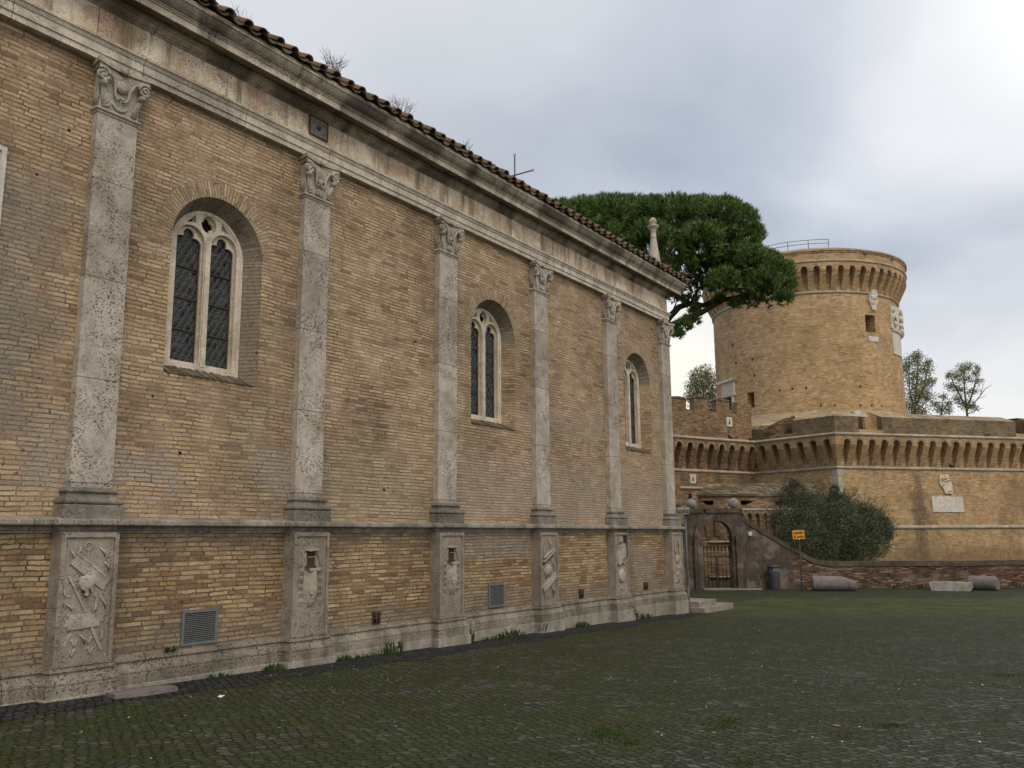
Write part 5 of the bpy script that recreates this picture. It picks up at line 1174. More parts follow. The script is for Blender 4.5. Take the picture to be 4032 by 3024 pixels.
m = M(); s_, z = P(628, 978); m.plate([[(s_-.075, z-.085), (s_+.075, z-.085), (s_+.075, z+.085), (s_-.075, z+.085)]], mpW, -.02, .03)
bw = thing('boundary_wall', 'low old brick boundary wall that sweeps down from the gateway, plastered at its left end', 'wall')
o = m.build('small_plaque', MT['marble'], bw); recalc(o)
top = [P(*c_) for c_ in ((560, 842), (600, 868), (640, 895), (700, 934), (750, 962), (800, 992), (850, 1022), (900, 1052), (950, 1080), (1000, 1106), (1040, 1132), (1080, 1158), (1115, 1172), (1150, 1183), (1200, 1190), (1250, 1195), (1366, 1199))]
flat = top[-1][1]; top += [(17, flat+.01), (19, flat-.02), (22, flat+.015), (30, flat)]
ti = 8
m = M(); mpB = lambda s_, z, d: tuple(W(s_, DW+.08-d, z))
m.plate([[(gr-.1, -1.2), (top[ti][0], -1.2)]+[top[i] for i in range(ti, -1, -1)]+[(gr-.1, top[0][1])]], mpB, -.4, 0, 0)
m.plate([[(top[ti][0], -1.2), (30, -1.2)]+[top[i] for i in range(len(top)-1, ti-1, -1)]], mpB, -.4, 0, 1)
o = m.build('brickwork', [MT['plaster'], MT['lowwall']], bw); recalc(o)
m = M()
for i in range(len(top)-1):
    (a, za), (b, zb_) = top[i], top[i+1]; th = .17
    m.plate([[(a, za-th), (b, zb_-th), (b, zb_+.035), (a, za+.035)]], mpB, -.44, .035)
o = m.build('coping', MT['coping'], bw); recalc(o)
# left stub of the wall, back to the church corner
m = M(); m.plate([[(4.0, -1.2), (gl, -1.2), (gl, P(0, 930)[1]), (gl-.5, P(0, 850)[1]), (4.0, P(0, 840)[1])]], mpW, -.5, -.08)
o = m.build('side_wall', MT['plaster'], gate); recalc(o)
m = M(); 
for k, (y0_, y1_, o_) in enumerate(((778, 800, .12), (800, 815, .07), (815, 832, .03))): m.obox(W(P(20, 0)[0], DW-.4-o_, P(0, y1_)[1]), RH*(P(112, 0)[0]-P(20, 0)[0]), FH*.5, (0, 0, P(0, y0_)[1]-P(0, y1_)[1]))
m.build('cornice_fragment', MT['block'], gate)
m = M(); m.plate([[(aL-.1, GF-.01), (P(640, 0)[0], GF-.01), (P(640, 0)[0]-.1, GF+.05), (aL-.1, GF+.055)]], mpW, -.5, .35); o = m.build('threshold', MT['step'], gate); recalc(o)

# ================================================================== THINGS IN THE SQUARE
# orange sign
sg = thing('street_sign', 'orange castle sign on a thin leaning post in front of the bush', 'sign')
pb = onG((3158, 2321)); pt = onPlane((3145, 2090), pb, FH)
m = M(); m.tube([pb-Vector((0, 0, .3)), pb, pt], .030, 8); m.lathe((pb.x, pb.y, pb.z-.02), [(.07, 0), (.07, .03), (.035, .05)], 10); m.build('post', MT['post'], sg)
ca, cb, cd, ce = [onPlane(p, pb-FH*.05, FH) for p in ((3117, 2087), (3167, 2085), (3171, 2122), (3121, 2125))]
ux = (cb-ca).normalized(); uz = (ca-ce).normalized(); wd = (cb-ca).length; ht = (ca-ce).length
def rrect(w_, h_, r): 
    P = []
    for cx1, cy1, a0 in ((w_-r, r, -pi/2), (w_-r, h_-r, 0), (r, h_-r, pi/2), (r, r, pi)): P += [(cx1+r*cos(a0+k*pi/8), cy1+r*sin(a0+k*pi/8)) for k in range(5)]
    return P
mp = lambda a, b, d: tuple(ce+ux*a+uz*b-FH*d)
m = M(); m.plate([rrect(wd, ht, .03)], mp, 0, .012); o = m.build('panel', MT['orange'], sg); recalc(o)
m = M(); m.plate([rrect(wd, ht, .03), [(wd*.5+(a-wd*.5)*.94, ht*.5+(b-ht*.5)*.92) for a, b in rrect(wd, ht, .03)][::-1]], mp, .010, .0155); o = m.build('border', MT['signrim'], sg); recalc(o)
for txt, fy, fs in (('castello', .58, .155), ('di giulio', .17, .155)):
    cu = bpy.data.curves.new('lettering', 'FONT'); cu.body = txt; cu.size = fs*ht/.45; cu.align_x = 'CENTER'; cu.extrude = .001; cu.offset = .0035
    to = bpy.data.objects.new('tmp', cu); col.objects.link(to); bpy.context.view_layer.update()
    me = bpy.data.meshes.new_from_object(to.evaluated_get(bpy.context.evaluated_depsgraph_get())); bpy.data.objects.remove(to)
    me.name = 'lettering'; me.materials.clear(); me.materials.append(MT['ink']); lo = bpy.data.objects.new('lettering', me); col.objects.link(lo); lo.parent = sg
    org = ce+ux*wd*.5+uz*ht*fy-FH*.0165; yv = uz; zv = -FH
    lo.matrix_world = Matrix(((ux.x, yv.x, zv.x, org.x), (ux.y, yv.y, zv.y, org.y), (ux.z, yv.z, zv.z, org.z), (0, 0, 0, 1)))
for a, b, r_ in ((.38, .31, .026), (.48, .03, .028)):
    m = M(); m.plate([[(wd*a+r_*1.2*cos(t)*random.uniform(.6, 1.2), ht*b+r_*sin(t)*random.uniform(.6, 1.3)) for t in [k*pi/4 for k in range(8)]]], mp, .0165, .0175)
    o = m.build('torn_sticker', MT['white'], sg); recalc(o)
# litter bin
pb = onG((3051, 2322)); bn = thing('litter_bin', 'dark grey round litter bin standing against the plastered wall', 'litter bin', loc=pb)
s_ = 1/FPX*(pb-CAM).dot(FH)
R0 = 22*s_; H = 96*s_
m = M(); m.lathe((0, 0, 0), [(R0*.88, 0), (R0*.90, .03), (R0*.98, H*.60), (R0*1.0, H*.735), (R0*.93, H*.74), (R0*.9, H*.60)], 24); m.build('body', MT['bin'], bn)
for k in range(4):
    m = M(); a = k*pi/2+.5; m.obox((R0*.86*cos(a)-.03, R0*.86*sin(a)-.03, H*.73), (.06, 0, 0), (0, .06, 0), (0, 0, H*.16))
    m.build('lid_support', MT['bin'], bn)
m = M(); m.lathe((0, 0, H*.86), [(R0*1.05, 0), (R0*1.12, .03), (R0*1.12, .07), (R0*.98, .10), (R0*.4, .14), (.01, .15)], 24); m.build('lid', MT['bin'], bn)
m = M(); m.lathe((0, 0, H*.70), [(R0*.8, 0), (R0*.85, H*.10), (R0*.82, H*.10)], 18); m.build('liner', MT['grille'], bn)
m = M(); n_ = (CAM-pb); n_.z = 0; n_.normalize(); tt = Vector((-n_.y, n_.x, 0)); c0_ = n_*R0*1.0+tt*R0*.42; m.obox(tuple(c0_+Vector((0, 0, H*.72))-tt*.14), tt*.28, n_*.02, (0, 0, H*.12)); m.build('notice_plate', MT['grille'], bn)
# fallen columns
def fallen(px0, px1, rpx, label, chip):
    a = onG(px0); b = onG(px1); r = rpx*((a-CAM).dot(FH))/FPX; L = (b-a).length; ax = (b-a).normalized()
    t = thing('column_drum', label, 'column', 'fallen column drums along the boundary wall', loc=a+Vector((0, 0, r*.96)))
    m = M(); n = 34; prof = [(r*.86, -.0), (r*.97, .05), (r, .10)]+[(r*(1-.02*k/6), .1+(L-.2)*k/6) for k in range(1, 6)]+[(r*.96, L-.08), (r*.82, L)]
    A = ax; B = Vector((0, 0, 1)); Cc = A.cross(B).normalized(); rg = []
    for rr, d in prof:
        ring = []
        for k in range(n):
            an = 2*pi*k/n; q = rr*(1+random.uniform(-.012, .012)); v_ = B*cos(an)*q+Cc*sin(an)*q
            if chip and d > L*.50: v_.z = min(v_.z, r*.78-(max(0, d-L*.72)/(L*.28))**1.5*r*.55+random.uniform(-.02, .02))
            ring.append(m.vert(A*d+v_))
        rg.append(ring)
    for k in range(len(prof)-1):
        for j in range(n): m.face((rg[k][j], rg[k][(j+1) % n], rg[k+1][(j+1) % n], rg[k+1][j]), 0, smooth=True)
    m.face(rg[0]); m.face(rg[-1])
    o = m.build('shaft', MT['granite'], t); recalc(o); return t
fallen((3198, 2326), (3372, 2327), 29, 'pinkish grey granite column drum, stepped and broken at its right end, beside the orange sign', True)
fallen((3818, 2322), (3932, 2326), 27, 'grey granite column drum partly hidden behind the pale marble block', False)
a = onG((3662, 2326)); b = onG((3834, 2329)); L = (b-a).length; t = (b-a).normalized(); nb = Vector((-t.y, t.x, 0)); h = 36*((a-CAM).dot(FH))/FPX
m = M(); F = [(.06, 0), (L*.30, .01), (L*.52, -.02), (L*.56, .0), (L*.93, .02), (L, h*.45), (L*.985, h*.92), (L*.7, h), (L*.55, h*.97), (L*.50, h*.99), (L*.40, h*1.0), (L*.12, h*.96), (0, h*.90), (.0, h*.60)]
m.plate([F], lambda u, z, d: tuple(a+t*u+nb*d+Vector((0, 0, z-.02))), 0, .55); o = m.build('marble_block', MT['block'], None); recalc(o); tag(o, 'pale cracked marble block lying in front of the right column drum', 'stone block')
# steps, pole, slab
st = thing('stone_steps', 'two low worn stone steps projecting from the far corner of the church', 'steps')
m = M()
def slab(m, x0, x1, y0, y1, z0, z1, j=.012):
    P = [(x0, y0), (x1-.03, y0-.02), (x1, y0+.05), (x1+.01, (y0+y1)/2), (x1-.02, y1-.12), (x1-.12, y1), (x0, y1)]
    m.plate([P], lambda a, b, d: (a+(0 if d == z1 else random.uniform(-j, j)), b, d), z0, z1)
slab(m, -4, .78, 25.62, 28.1, -.75, -.445); o = m.build('lower_step', MT['step'], st); recalc(o)
m = M(); slab(m, -4, .50, 25.9, 27.35, -.45, -.285); o = m.build('upper_step', MT['step'], st); recalc(o)
pb = onG((2713, 2412)); m = M(); ptp = onPlane((2698, 2040), pb, FH); m.tube([pb-Vector((0, 0, .1)), pb, pb+(ptp-pb)*.5, ptp], .036, 10); m.tube([pb+Vector((0, 0, .0)), pb+Vector((0, 0, .75))], .040, 10)
m.lathe((ptp.x, ptp.y, ptp.z-.01), [(.042, 0), (.042, .03), (.02, .045)], 10)
o = m.build('metal_pipe', MT['pipe'], None); tag(o, 'thin grey upright metal pipe at the far corner of the church', 'pipe')
p = onG((560, 2733)); m = M(); m.plate([[(-.17, -.40), (.10, -.44), (.20, -.05), (.17, .40), (-.06, .46), (-.16, .38)]], lambda a, b, d: (a, b, d-.0178*b), -.02, .055); o = m.build('stone_slab', MT['granite'], None, loc=p); recalc(o); tag(o, 'loose flat grey stone slab lying at the church foot beside the nearest pedestal', 'stone slab')
# paper and leaves
p = onG((867, 2748)); m = M(); m.poly([(-.035, -.03, .006), (.0, -.04, .02), (.04, -.02, .008), (.012, .0, .03)]); m.poly([(.04, -.02, .008), (.045, .04, .035), (.0, .045, .012), (.012, .0, .03)]); m.poly([(-.035, -.03, .006), (.012, .0, .03), (.0, .045, .012), (-.04, .03, .03)])
o = m.build('paper_scrap', MT['white'], None, loc=p); tag(o, 'crumpled white paper scrap on the mossy cobbles near the church', 'paper')
p = onG((3292, 2860)); m = M(); m.poly([(-.05, 0, .008), (-.02, -.022, .012), (.03, -.02, .006), (.06, 0, .014), (.03, .022, .012), (-.02, .02, .016)]); o = m.build('fallen_leaf', plain_mat('dead_leaf', (.25, .11, .05), (.36, .18, .09), .8, .2, 40), None, loc=p); tag(o, 'single dead orange-brown leaf on the cobbles in the foreground', 'leaf')
m = M()
for k in range(170):
    x_, y_ = random.uniform(60, 4032), random.triangular(2440, 3020, 2600); 
    if y_ < 2990-.35*x_*1.0 and x_ < 1400: continue
    p = onG((x_, y_)); 
    if p.x < .5: continue
    s_ = random.uniform(.006, .016); a = random.uniform(0, 6.3); m.poly([(p.x+s_*cos(a+t)*random.uniform(.5, 1.3), p.y+s_*sin(a+t), p.z+.006+random.uniform(0, .008)) for t in (0, 1.6, 3.1, 4.7)])
o = m.build('petal_litter', MT['white'], None); o['kind'] = 'stuff'; o['label'] = 'tiny white petals and paper bits scattered over the cobbles'; o['category'] = 'litter'
# pigeons on the mouldings
def pigeon(loc, face, label):
    t = thing('pigeon', label, 'pigeon', loc=loc); d = Vector(face).normalized(); sd2 = Vector((-d.y, d.x, 0))
    m = M(); spine = [(-.17, .10, .010), (-.10, .115, .045), (-.03, .13, .078), (.05, .155, .085), (.10, .20, .062), (.125, .245, .040), (.135, .275, .042), (.15, .295, .034), (.165, .305, .012), (.20, .29, .006)]
    m.tube([d*a+Vector((0, 0, z)) for a, z, r_ in spine], [r_ for a, z, r_ in spine], 10)
    m.plate([[(-.30, .06), (-.12, .10), (-.12, .13), (-.30, .09)]], lambda a, b, q_: tuple(d*a+sd2*q_+Vector((0, 0, b))), -.035, .035)
    for s2 in (-.03, .03): m.tube([sd2*s2+d*.02+Vector((0, 0, .09)), sd2*s2+d*.03], .008, 5)
    m.build('body', MT['bird'], t)
def ledge(px, A, t, n, o, z):
    p = onPlane(px, (*(A+n*o), 0), Vector((n.x, n.y, 0))); return (p.x, p.y, z)
pigeon(ledge((2816, 1850), Ii, tL, nL, .05, ZL+.09), (tL.x, tL.y, 0), 'dark pigeon perched on the lower curtain ledge, nearer the church')
pigeon(ledge((2867, 1851), Ii, tL, nL, .05, ZL+.09), (tL.x, tL.y, 0), 'dark pigeon on the lower curtain ledge, nearer the bastion angle')
pigeon(ledge((2875, 1721), Ii, tL, nL, OV+.06, ZU+.08), (-tL.x, -tL.y, 0), 'dark pigeon sitting on the upper ledge under the crenellations')
pigeon(ledge((3747, 1840), Ci, tR, nR, .05, ZL+.09), (-tR.x, -tR.y, 0), 'dark pigeon on the bastion ledge above the stone coat of arms')
# ================================================================== PLANTS
def rnd_dir():
    z = random.uniform(-1, 1); a = random.uniform(0, 2*pi); r_ = sqrt(1-z*z); return Vector((r_*cos(a), r_*sin(a), z))
def leaf(m, p, d, L, wd):
    s2 = d.cross(rnd_dir()); 
    if s2.length < 1e-3: return
    s2.normalize(); s2 *= wd/2
    m.poly([p, p+d*L*.45+s2, p+d*L, p+d*L*.45-s2])
def limb(m, pts, r0, r1, n=7):
    k = len(pts); m.tube(pts, [r0+(r1-r0)*i/(k-1) for i in range(k)], n)
# umbrella pine
pine = thing('umbrella_pine', 'large dark green umbrella pine rising behind the church and in front of the keep', 'pine tree')
PD = 43.0; sc = PD/FPX
def pp_(x_, y_, dd=0): return atD((x_, y_), PD+dd)
m = M(); wood = M()
lobes = [(2210, 850, 70, 1), (2300, 850, 78, 0), (2390, 845, 85, -1), (2480, 842, 85, 1), (2570, 845, 85, -1), (2660, 850, 88, 0), (2750, 850, 88, 1), (2840, 850, 85, -1), (2915, 870, 75, 0), (2950, 930, 62, .5), (2955, 985, 45, 0),
         (2260, 930, 85, 1), (2360, 945, 90, -1.2), (2460, 960, 95, .5), (2560, 950, 95, -1.2), (2660, 960, 95, 1), (2760, 955, 95, -1.2), (2850, 960, 85, 0), (2915, 1010, 60, -.5), (2860, 1040, 65, .5),
         (2960, 1020, 55, -1), (3010, 1040, 62, 0), (3060, 1075, 60, -1), (3090, 1130, 45, 0), (3090, 1180, 32, -.5), (3010, 1120, 65, -1), (2935, 1110, 65, .5), (2850, 1110, 60, -1), (2770, 1060, 60, 1), (2700, 1050, 55, 0), (2960, 1180, 45, 0), (3040, 1170, 45, .5), (2760, 1130, 48, .5), (2680, 1120, 48, 1.5),
         (2660, 1170, 34, 1.5), (2720, 1190, 30, 1), (2690, 1290, 32, 0), (2725, 1270, 30, .5), (2665, 1320, 24, 0), (2740, 1230, 26, .8), (2600, 1060, 60, 0), (2520, 1060, 70, .5), (2895, 1200, 22, 0), (2830, 1185, 22, .5)]
cen = pp_(2600, 1500)
for (x_, y_, r_, dd) in lobes:
    for rep in range(4 if r_ > 50 else 2):
        c_ = pp_(x_, y_, dd*1.1+(rep-1.5)*(1.25 if r_ > 50 else .5)); R_ = r_*sc*random.uniform(.85, 1.1)
        nn = int(150*(R_/1.0)**2)+14
        for k in range(nn):
            d = rnd_dir(); 
            if d.z < -.35 and random.random() < .75: d.z = -d.z
            p = c_+Vector((d.x*R_, d.y*R_, d.z*R_*.82))*random.uniform(.72, 1.02)
            ax = (d*.7+Vector((0, 0, .75))+rnd_dir()*.25).normalized(); L = random.uniform(.17, .28)
            for j in range(14):
                dd2 = (ax+rnd_dir()*.75).normalized(); b0 = p+ax*random.uniform(-.10, .14); s2 = dd2.cross(rnd_dir()).normalized()*.022
                m.poly([b0-s2, b0+s2, b0+dd2*L])
# needle tufts need one island per tuft: needles are separate islands, colour varies needle by needle
m.build('crown', MT['pine'], pine)
def plimb(pts, r0, r1): limb(wood, [pp_(*q_) for q_ in pts], r0, r1)
plimb([(2480, 2400, .5), (2470, 2100, .4), (2490, 1700, .2), (2530, 1400, 0)], .42, .30)
plimb([(2530, 1400, 0), (2630, 1287, -.3), (2690, 1262, -.4), (2760, 1232, -.3), (2850, 1180, 0), (2930, 1162, .2), (3040, 1155, .2)], .24, .05)
plimb([(2530, 1400, 0), (2600, 1300, .6), (2640, 1245, .8), (2675, 1208, .9), (2715, 1195, .9), (2770, 1202, .8), (2810, 1185, .6)], .20, .12)
plimb([(2800, 1200, .3), (2850, 1150, .3), (2900, 1090, .3), (2960, 1040, .2)], .11, .03); plimb([(2720, 1195, .9), (2750, 1140, .8), (2800, 1080, .6), (2850, 1010, .5)], .09, .03)
plimb([(2530, 1400, 0), (2520, 1250, .2), (2560, 1100, .4), (2620, 1000, .2)], .24, .06); plimb([(2520, 1250, .2), (2440, 1100, 0), (2350, 980, -.4)], .18, .05); plimb([(2560, 1100, .4), (2680, 1040, .6), (2790, 985, .4)], .10, .03)
plimb([(2610, 1120, 0), (2700, 1105, .4), (2790, 1065, .4)], .07, .03); plimb([(2860, 1178, 0), (2900, 1190, 0), (2935, 1180, 0)], .04, .02); plimb([(2690, 1262, -.4), (2700, 1290, -.2), (2712, 1300, 0)], .05, .02); plimb([(2640, 1245, .8), (2660, 1200, 1.2), (2668, 1165, 1.4)], .06, .02)
wood.build('trunk', MT['bark'], pine)
# olive bush behind the boundary wall
ob = thing('olive_bush', 'broad dark grey-green bush growing behind the boundary wall by the sign', 'bush'); OD = 42.5; osc = OD/FPX
m = M(); wd_ = M()
for (x_, y_, r_, dd) in [(3110, 1955, 40, 0), (3140, 1935, 38, .4), (3120, 2010, 62, .3), (3190, 1990, 55, -.3), (3080, 2080, 50, 0), (3150, 2080, 80, -.5), (3230, 2050, 70, .3), (3290, 1975, 34, 0), (3310, 1990, 48, .2), (3310, 2060, 75, -.3), (3390, 2050, 60, .3), (3430, 2040, 48, 0), (3400, 2110, 75, -.3), (3465, 2090, 48, .2), (3300, 2140, 90, .4), (3200, 2150, 85, -.4), (3110, 2150, 60, .3), (3380, 2180, 70, .2), (3460, 2150, 42, 0), (3480, 2060, 26, 0), (3250, 2230, 90, 0), (3150, 2230, 80, 0), (3350, 2240, 70, 0), (3060, 2040, 30, 0), (3285, 1930, 18, 0), (3125, 1905, 18, 0), (3495, 2110, 18, .1)]:
    R_ = r_*osc
    for rep in range(2):
        c_ = atD((x_, y_), OD+dd*1.6+(rep-.5)*R_*.9); nn = int(2900*R_*R_)+200
        for k in range(nn):
            d = rnd_dir(); p = c_+d*R_*random.uniform(.55, 1.12)**.8; leaf(m, p, (d*.5+rnd_dir()+Vector((0, 0, .4))).normalized(), random.uniform(.065, .12), random.uniform(.020, .034))
for k in range(420):
    x_, y_, r_, dd = random.choice([(3125, 1970, 75, 0), (3300, 2010, 80, 0), (3430, 2080, 75, 0), (3100, 2070, 70, 0), (3460, 2140, 60, 0), (3210, 2030, 80, 0), (3380, 2040, 60, 0)])
    a = random.uniform(-.4, pi+.4); b0 = atD((x_+r_*.6*cos(a), y_-r_*.6*sin(a)), OD+random.uniform(-.6, .6)); dv2 = (RH*cos(a)+Vector((0, 0, sin(a)*.8+.35))+rnd_dir()*.3).normalized(); L = random.uniform(.35, 1.0)
    for j in range(26):
        t_ = j/26; leaf(m, b0+dv2*L*t_+rnd_dir()*.05*(1-t_*.5), (dv2*.6+rnd_dir()).normalized(), random.uniform(.07, .12), .028)
m.build('foliage', MT['olive'], ob)
for k in range(14):
    x_ = 3090+k*28; wd_.tube([atD((3240+random.uniform(-40, 40), 2330), OD), atD((x_*.6+3250*.4, 2190), OD+random.uniform(-.3, .3)), atD((x_, 2030+random.uniform(-30, 60)), OD+random.uniform(-.6, .6))], [.06, .04, .012], 5)
wd_.build('stems', MT['bark2'], ob)
# trees beyond the fortress
def far_tree(label, lobes, limbs, D, n, lsz):
    t = thing('eucalyptus_tree', label, 'tree', 'eucalyptus trees beyond the fortress'); s2 = D/FPX; m = M(); wd2 = M()
    for (x_, y_, r_) in lobes:
        R_ = r_*s2
        for k in range(int(n*R_*R_)+14):
            d = rnd_dir(); c_ = atD((x_, y_), D+random.uniform(-.6, .6)); p = c_+Vector((d.x, d.y, d.z*.9))*R_*random.uniform(.3, 1.3)
            for j in range(3): leaf(m, p+rnd_dir()*.18, (rnd_dir()+Vector((0, 0, -.5))).normalized(), lsz*random.uniform(.7, 1.3), lsz*.34)
    m.build('crown', MT['euc'], t)
    for pts, r0, r1 in limbs: limb(wd2, [atD(p, D) for p in pts], r0, r1, 6)
    wd2.build('trunk', MT['bark2'], t)
far_tree('slender olive-green tree just right of the keep', [(3590, 1420, 32), (3610, 1400, 22), (3640, 1450, 34), (3585, 1480, 34), (3630, 1510, 38), (3600, 1550, 40), (3650, 1560, 30), (3575, 1600, 34), (3620, 1620, 40), (3665, 1500, 18), (3560, 1440, 24), (3655, 1425, 14)],
         [([(3600, 2100), (3600, 1650), (3605, 1550), (3615, 1450), (3612, 1400)], .20, .03), ([(3605, 1600), (3640, 1520), (3655, 1440)], .14, .03), ([(3602, 1620), (3580, 1530), (3580, 1430)], .14, .03), ([(3610, 1610), (3680, 1560), (3700, 1545)], .06, .02)], 96, 260, .24)
far_tree('airy tree with bare right-hand branches, farther right of the keep', [(3790, 1450, 26), (3815, 1440, 18), (3760, 1480, 26), (3800, 1490, 22), (3840, 1470, 18), (3745, 1520, 20), (3780, 1530, 24), (3850, 1500, 16), (3830, 1540, 20), (3770, 1570, 20), (3800, 1590, 26), (3830, 1600, 22), (3850, 1450, 12), (3735, 1480, 12)],
         [([(3810, 2100), (3810, 1650), (3800, 1560), (3795, 1480), (3792, 1440)], .18, .03), ([(3806, 1620), (3835, 1530), (3848, 1460)], .13, .03), ([(3803, 1600), (3765, 1530), (3745, 1490)], .12, .03), ([(3812, 1610), (3850, 1570), (3880, 1530), (3905, 1515)], .08, .02), ([(3850, 1570), (3875, 1562), (3885, 1550)], .04, .015), ([(3812, 1630), (3860, 1608), (3875, 1607)], .05, .015), ([(3860, 1555), (3870, 1520), (3878, 1500)], .04, .015)], 100, 240, .24)
far_tree('small tree low over the parapet between the two taller ones', [(3690, 1590, 18), (3715, 1560, 16), (3730, 1590, 18), (3700, 1615, 20), (3735, 1615, 14)], [([(3700, 2100), (3705, 1640), (3715, 1560)], .16, .03), ([(3705, 1620), (3685, 1580)], .06, .02), ([(3704, 1630), (3735, 1585)], .06, .02)], 98, 240, .24)
far_tree('round green tree behind the crenellations left of the keep', [(2740, 1480, 30), (2775, 1465, 34), (2800, 1500, 34), (2730, 1520, 32), (2770, 1520, 44), (2810, 1550, 38), (2740, 1570, 40), (2790, 1590, 46), (2715, 1560, 22), (2760, 1620, 40)],
         [([(2775, 2100), (2775, 1650), (2770, 1560), (2768, 1480)], .20, .03), ([(2773, 1620), (2800, 1550), (2808, 1500)], .14, .03), ([(2773, 1620), (2745, 1550), (2740, 1490)], .14, .03)], 92, 280, .24)
# weeds at the foot of the church, one thing each
def weed(px, h, n, spread, label, X=None, flop=.6):
    p = onG(px) if X is None else onX(px, X); m = M()
    if X is None and p.x < .30: p = onX(px, .30); p.z = ground_z(p.y)
    for k in range(n):
        a = random.uniform(0, 2*pi); r_ = spread*sqrt(random.random()); b = Vector((max(-.02, r_*cos(a)), r_*sin(a)*1.6, 0)); hh = h*random.uniform(.4, 1)*(1-.4*r_/max(spread, .01))
        tip = b+Vector((cos(a)*flop*hh*.6, sin(a)*flop*hh*.6, hh)); sdv = Vector((-sin(a), cos(a), 0))*random.uniform(.008, .02)
        mid = (b+tip)/2+Vector((0, 0, hh*.15)); m.poly([b-sdv*.4, b+sdv*.4, mid+sdv, tip, mid-sdv])
        if random.random() < .5: leaf(m, mid, (rnd_dir()+Vector((0, 0, .3))).normalized(), h*.3, h*.13)
    o = m.build('weed', MT['weed'], None, loc=p); tag(o, label, 'weed', 'weeds along the foot of the church'); return o
weed((2010, 2490), .22, 80, .24, 'bushy green weed clump at the plinth below the second louvred grille')
weed((1495, 2560), .15, 45, .34, 'leafy weed at the plinth between the second and third pedestals')
weed((1545, 2545), .36, 26, .13, 'tall leafy weed just left of the third pedestal')
weed((1430, 2580), .12, 30, .26, 'low spreading weed right of the second pedestal')
weed((2140, 2462), .30, 26, .10, 'small weed left of the fourth pedestal')
weed((2290, 2440), .20, 60, .16, 'weed tuft on the gutter below the middle rusty vent')
weed((2500, 2440), .45, 20, .06, 'tall thin weed stalk at the fifth pedestal')
weed((2540, 2425), .20, 45, .18, 'weed tuft between the fifth and sixth pedestals')
weed((860, 2650), .12, 40, .12, 'small ferny weed on the gutter left of the second pedestal')
weed((1075, 2612), .14, 50, .14, 'low weed in the corner at the foot of the second pedestal')
weed((1855, 2500), .40, 14, .05, 'upright weed stalk at the right edge of the third pedestal')
weed((673, 2567), .12, 36, .06, 'small green tuft sprouting from the plinth left of the nearest grille', X=.10)
weed((1355, 2575), .14, 30, .10, 'small tuft beside the right foot of the second pedestal')
weed((1935, 2510), .14, 40, .18, 'flat weed patch right of the third pedestal')
for px, h, n, sp, lb in (((3440, 2306), .35, 60, .35, 'dark green weeds at the wall foot right of the stepped column drum'), ((3530, 2316), .25, 70, .5, 'low dark weeds at the boundary wall foot midway between the column drums'), ((3625, 2318), .28, 50, .35, 'weeds at the wall foot left of the marble block'), ((4000, 2312), .3, 60, .45, 'weeds at the wall foot right of the last column drum'), ((3390, 2318), .15, 30, .2, 'small weeds touching the broken end of the stepped column drum')):
    weed(px, h, n, sp, lb)
def ledge_plant(p, h, n, sp, lb):
    m = M(); p = Vector(p)
    for k in range(n):
        b = Vector((random.uniform(-sp, sp), random.uniform(-sp, sp)*.4, 0)); d = (rnd_dir()+Vector((0, 0, .8))).normalized(); tp = b+d*h*random.uniform(.4, 1)
        m.tube([b, tp], [.008, .003], 3)
        for j in range(7): leaf(m, b+(tp-b)*random.uniform(.3, 1), rnd_dir(), h*.22, h*.09)
    o = m.build('wall_plant', MT['weed'], None, loc=p); tag(o, lb, 'plant', 'plants rooted in the old walls')
ledge_plant(W(SZ((2660, 2004))[0], DW+.1, SZ((2660, 2004))[1]), .42, 30, .3, 'green plant on the wall top left of the left stone ball')
ledge_plant(ledge((3018, 1692), Ii, tF, nF, OV-.2, ZU+.32), .5, 22, .3, 'green tuft at the foot of the railed gun port nearer the curtain')
ledge_plant(ledge((3880, 1716), Ci, tR, nR, OV+.04, ZU+.1), .35, 16, .2, 'green tuft on the upper bastion ledge toward the right')
ledge_plant(ledge((2950, 1722), Ii, tL, nL, OV+.05, ZU+.1), .32, 14, .18, 'small green tuft on the ledge at the inner angle of the fortress')
ledge_plant(ledge((2790, 1622), Ii, tL, nL, OV-.2, zg), .38, 20, .3, 'weedy growth in the gap between the first two visible merlons')
ledge_plant(ledge((2992, 1660), Ii, tF, nF, OV-.4, 9.0), .45, 18, .35, 'scrubby growth on the broken parapet end by the curtain')
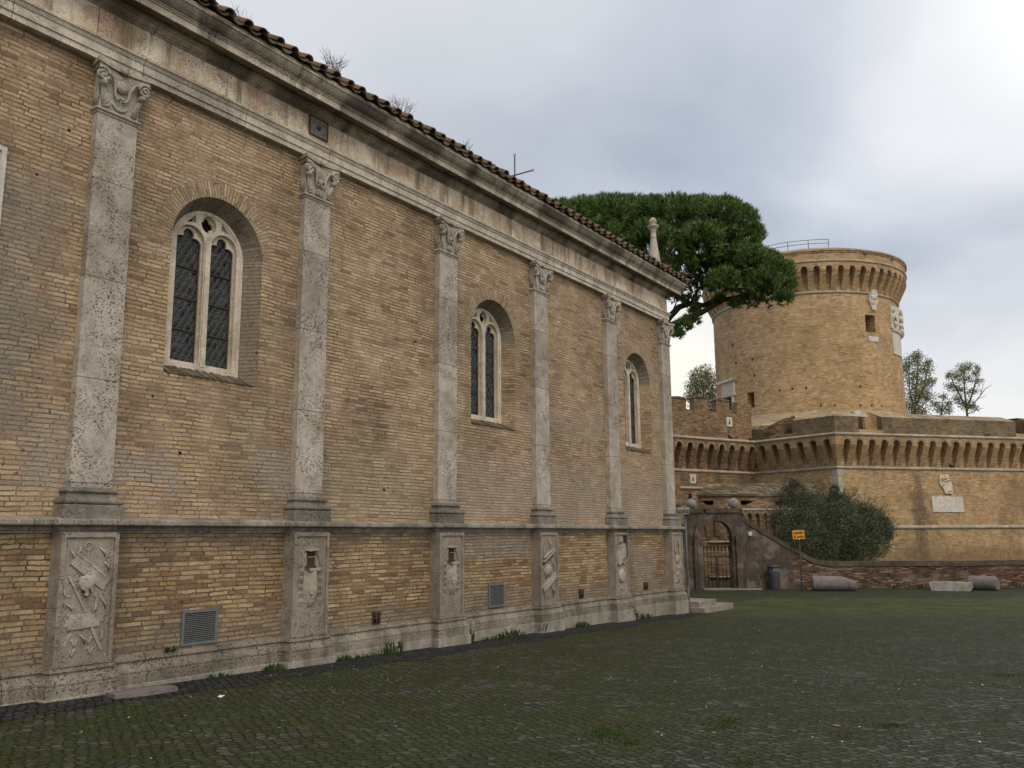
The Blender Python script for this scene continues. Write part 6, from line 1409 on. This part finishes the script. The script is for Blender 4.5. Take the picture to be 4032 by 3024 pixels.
# dry twigs on the eaves
def twigs(px, h, n, label):
    p = onX(px, .45); p.z -= .05; m = M()
    for k in range(n):
        a = random.uniform(0, 2*pi); b = Vector((0, random.uniform(-.18, .18), 0)); d = Vector((cos(a)*.5, sin(a)*.55, 1)).normalized(); hh = h*random.uniform(.45, 1); q1 = b+d*hh*.6; q2 = b+d*hh+Vector((cos(a)*.08, sin(a)*.1, 0))
        m.tube([b, q1, q2], [.006, .004, .002], 3)
        for j in range(2): e_ = q1+rnd_dir()*.12+Vector((0, 0, .08)); m.tube([q1, e_], [.003, .002], 3)
    o = m.build('dry_weed', MT['dry'], None, loc=p); tag(o, label, 'weed', 'dry weeds on the eaves'); return o
twigs((1315, 272), .38, 26, 'greyish dry weed tuft on the eave tiles, largest and nearest'); twigs((1590, 452), .48, 22, 'tall reddish dry twigs on the eave tiles above the second pilaster'); twigs((1840, 600), .30, 7, 'sparse dry twigs on the eaves left of the iron cross'); twigs((2625, 1055), .22, 14, 'dry tuft on the tiles just right of the stone finial'); twigs((945, 78), .24, 10, 'thin dry grass on the eave tiles above the nearest window')
weed((2655, 2005), .22, 60, .22, 'green plant sprouting on the wall top beside the left stone ball', X=None) if False else None
# turf tufts among the cobbles
m = M(); 
def blades(p, n, sp, h):
    for k in range(n):
        a = random.uniform(0, 2*pi); r_ = sp*sqrt(random.random()); b = Vector((p.x+r_*cos(a), p.y+r_*sin(a), 0)); b.z = ground_z(b.y)
        hh = h*random.uniform(.5, 1.2); tp = b+Vector((random.uniform(-.5, .5)*hh, random.uniform(-.5, .5)*hh, hh)); sv = Vector((cos(a), sin(a), 0))*.005; m.poly([b-sv, b+sv, tp])
for (x_, y_, rx, ry, n) in ((2390, 2890, 75, 26, 150), (2480, 2925, 40, 14, 60), (2820, 2860, 60, 28, 70), (2880, 2840, 30, 20, 40), (3500, 2860, 60, 16, 50), (3340, 2900, 50, 16, 30), (2930, 3005, 50, 12, 40), (3950, 2660, 70, 6, 30), (530, 2790, 60, 20, 70), (330, 2880, 50, 20, 40), (650, 2850, 80, 26, 50), (420, 2830, 50, 18, 40), (2200, 2975, 30, 12, 20), (900, 2800, 120, 18, 40), (1300, 2700, 200, 14, 60)):
    for k in range(n):
        p = onG((random.gauss(x_, rx*.55), min(3100, random.gauss(y_, ry*.55)))); blades(p, 6, .045, .022)
for k in range(1500):
    x_, y_ = random.uniform(0, 4032), 2420+620*random.random()**.8
    p = onG((x_, y_)); 
    if p.x > 1.05 and random.random() < (.9 if x_ < 3000 else .5): blades(p, random.randint(2, 6), .03, .022)
o = m.build('turf_tufts', MT['grass'], None, uv=None); o['kind'] = 'stuff'; o['label'] = 'short green grass tufts growing between the cobbles'; o['category'] = 'grass'
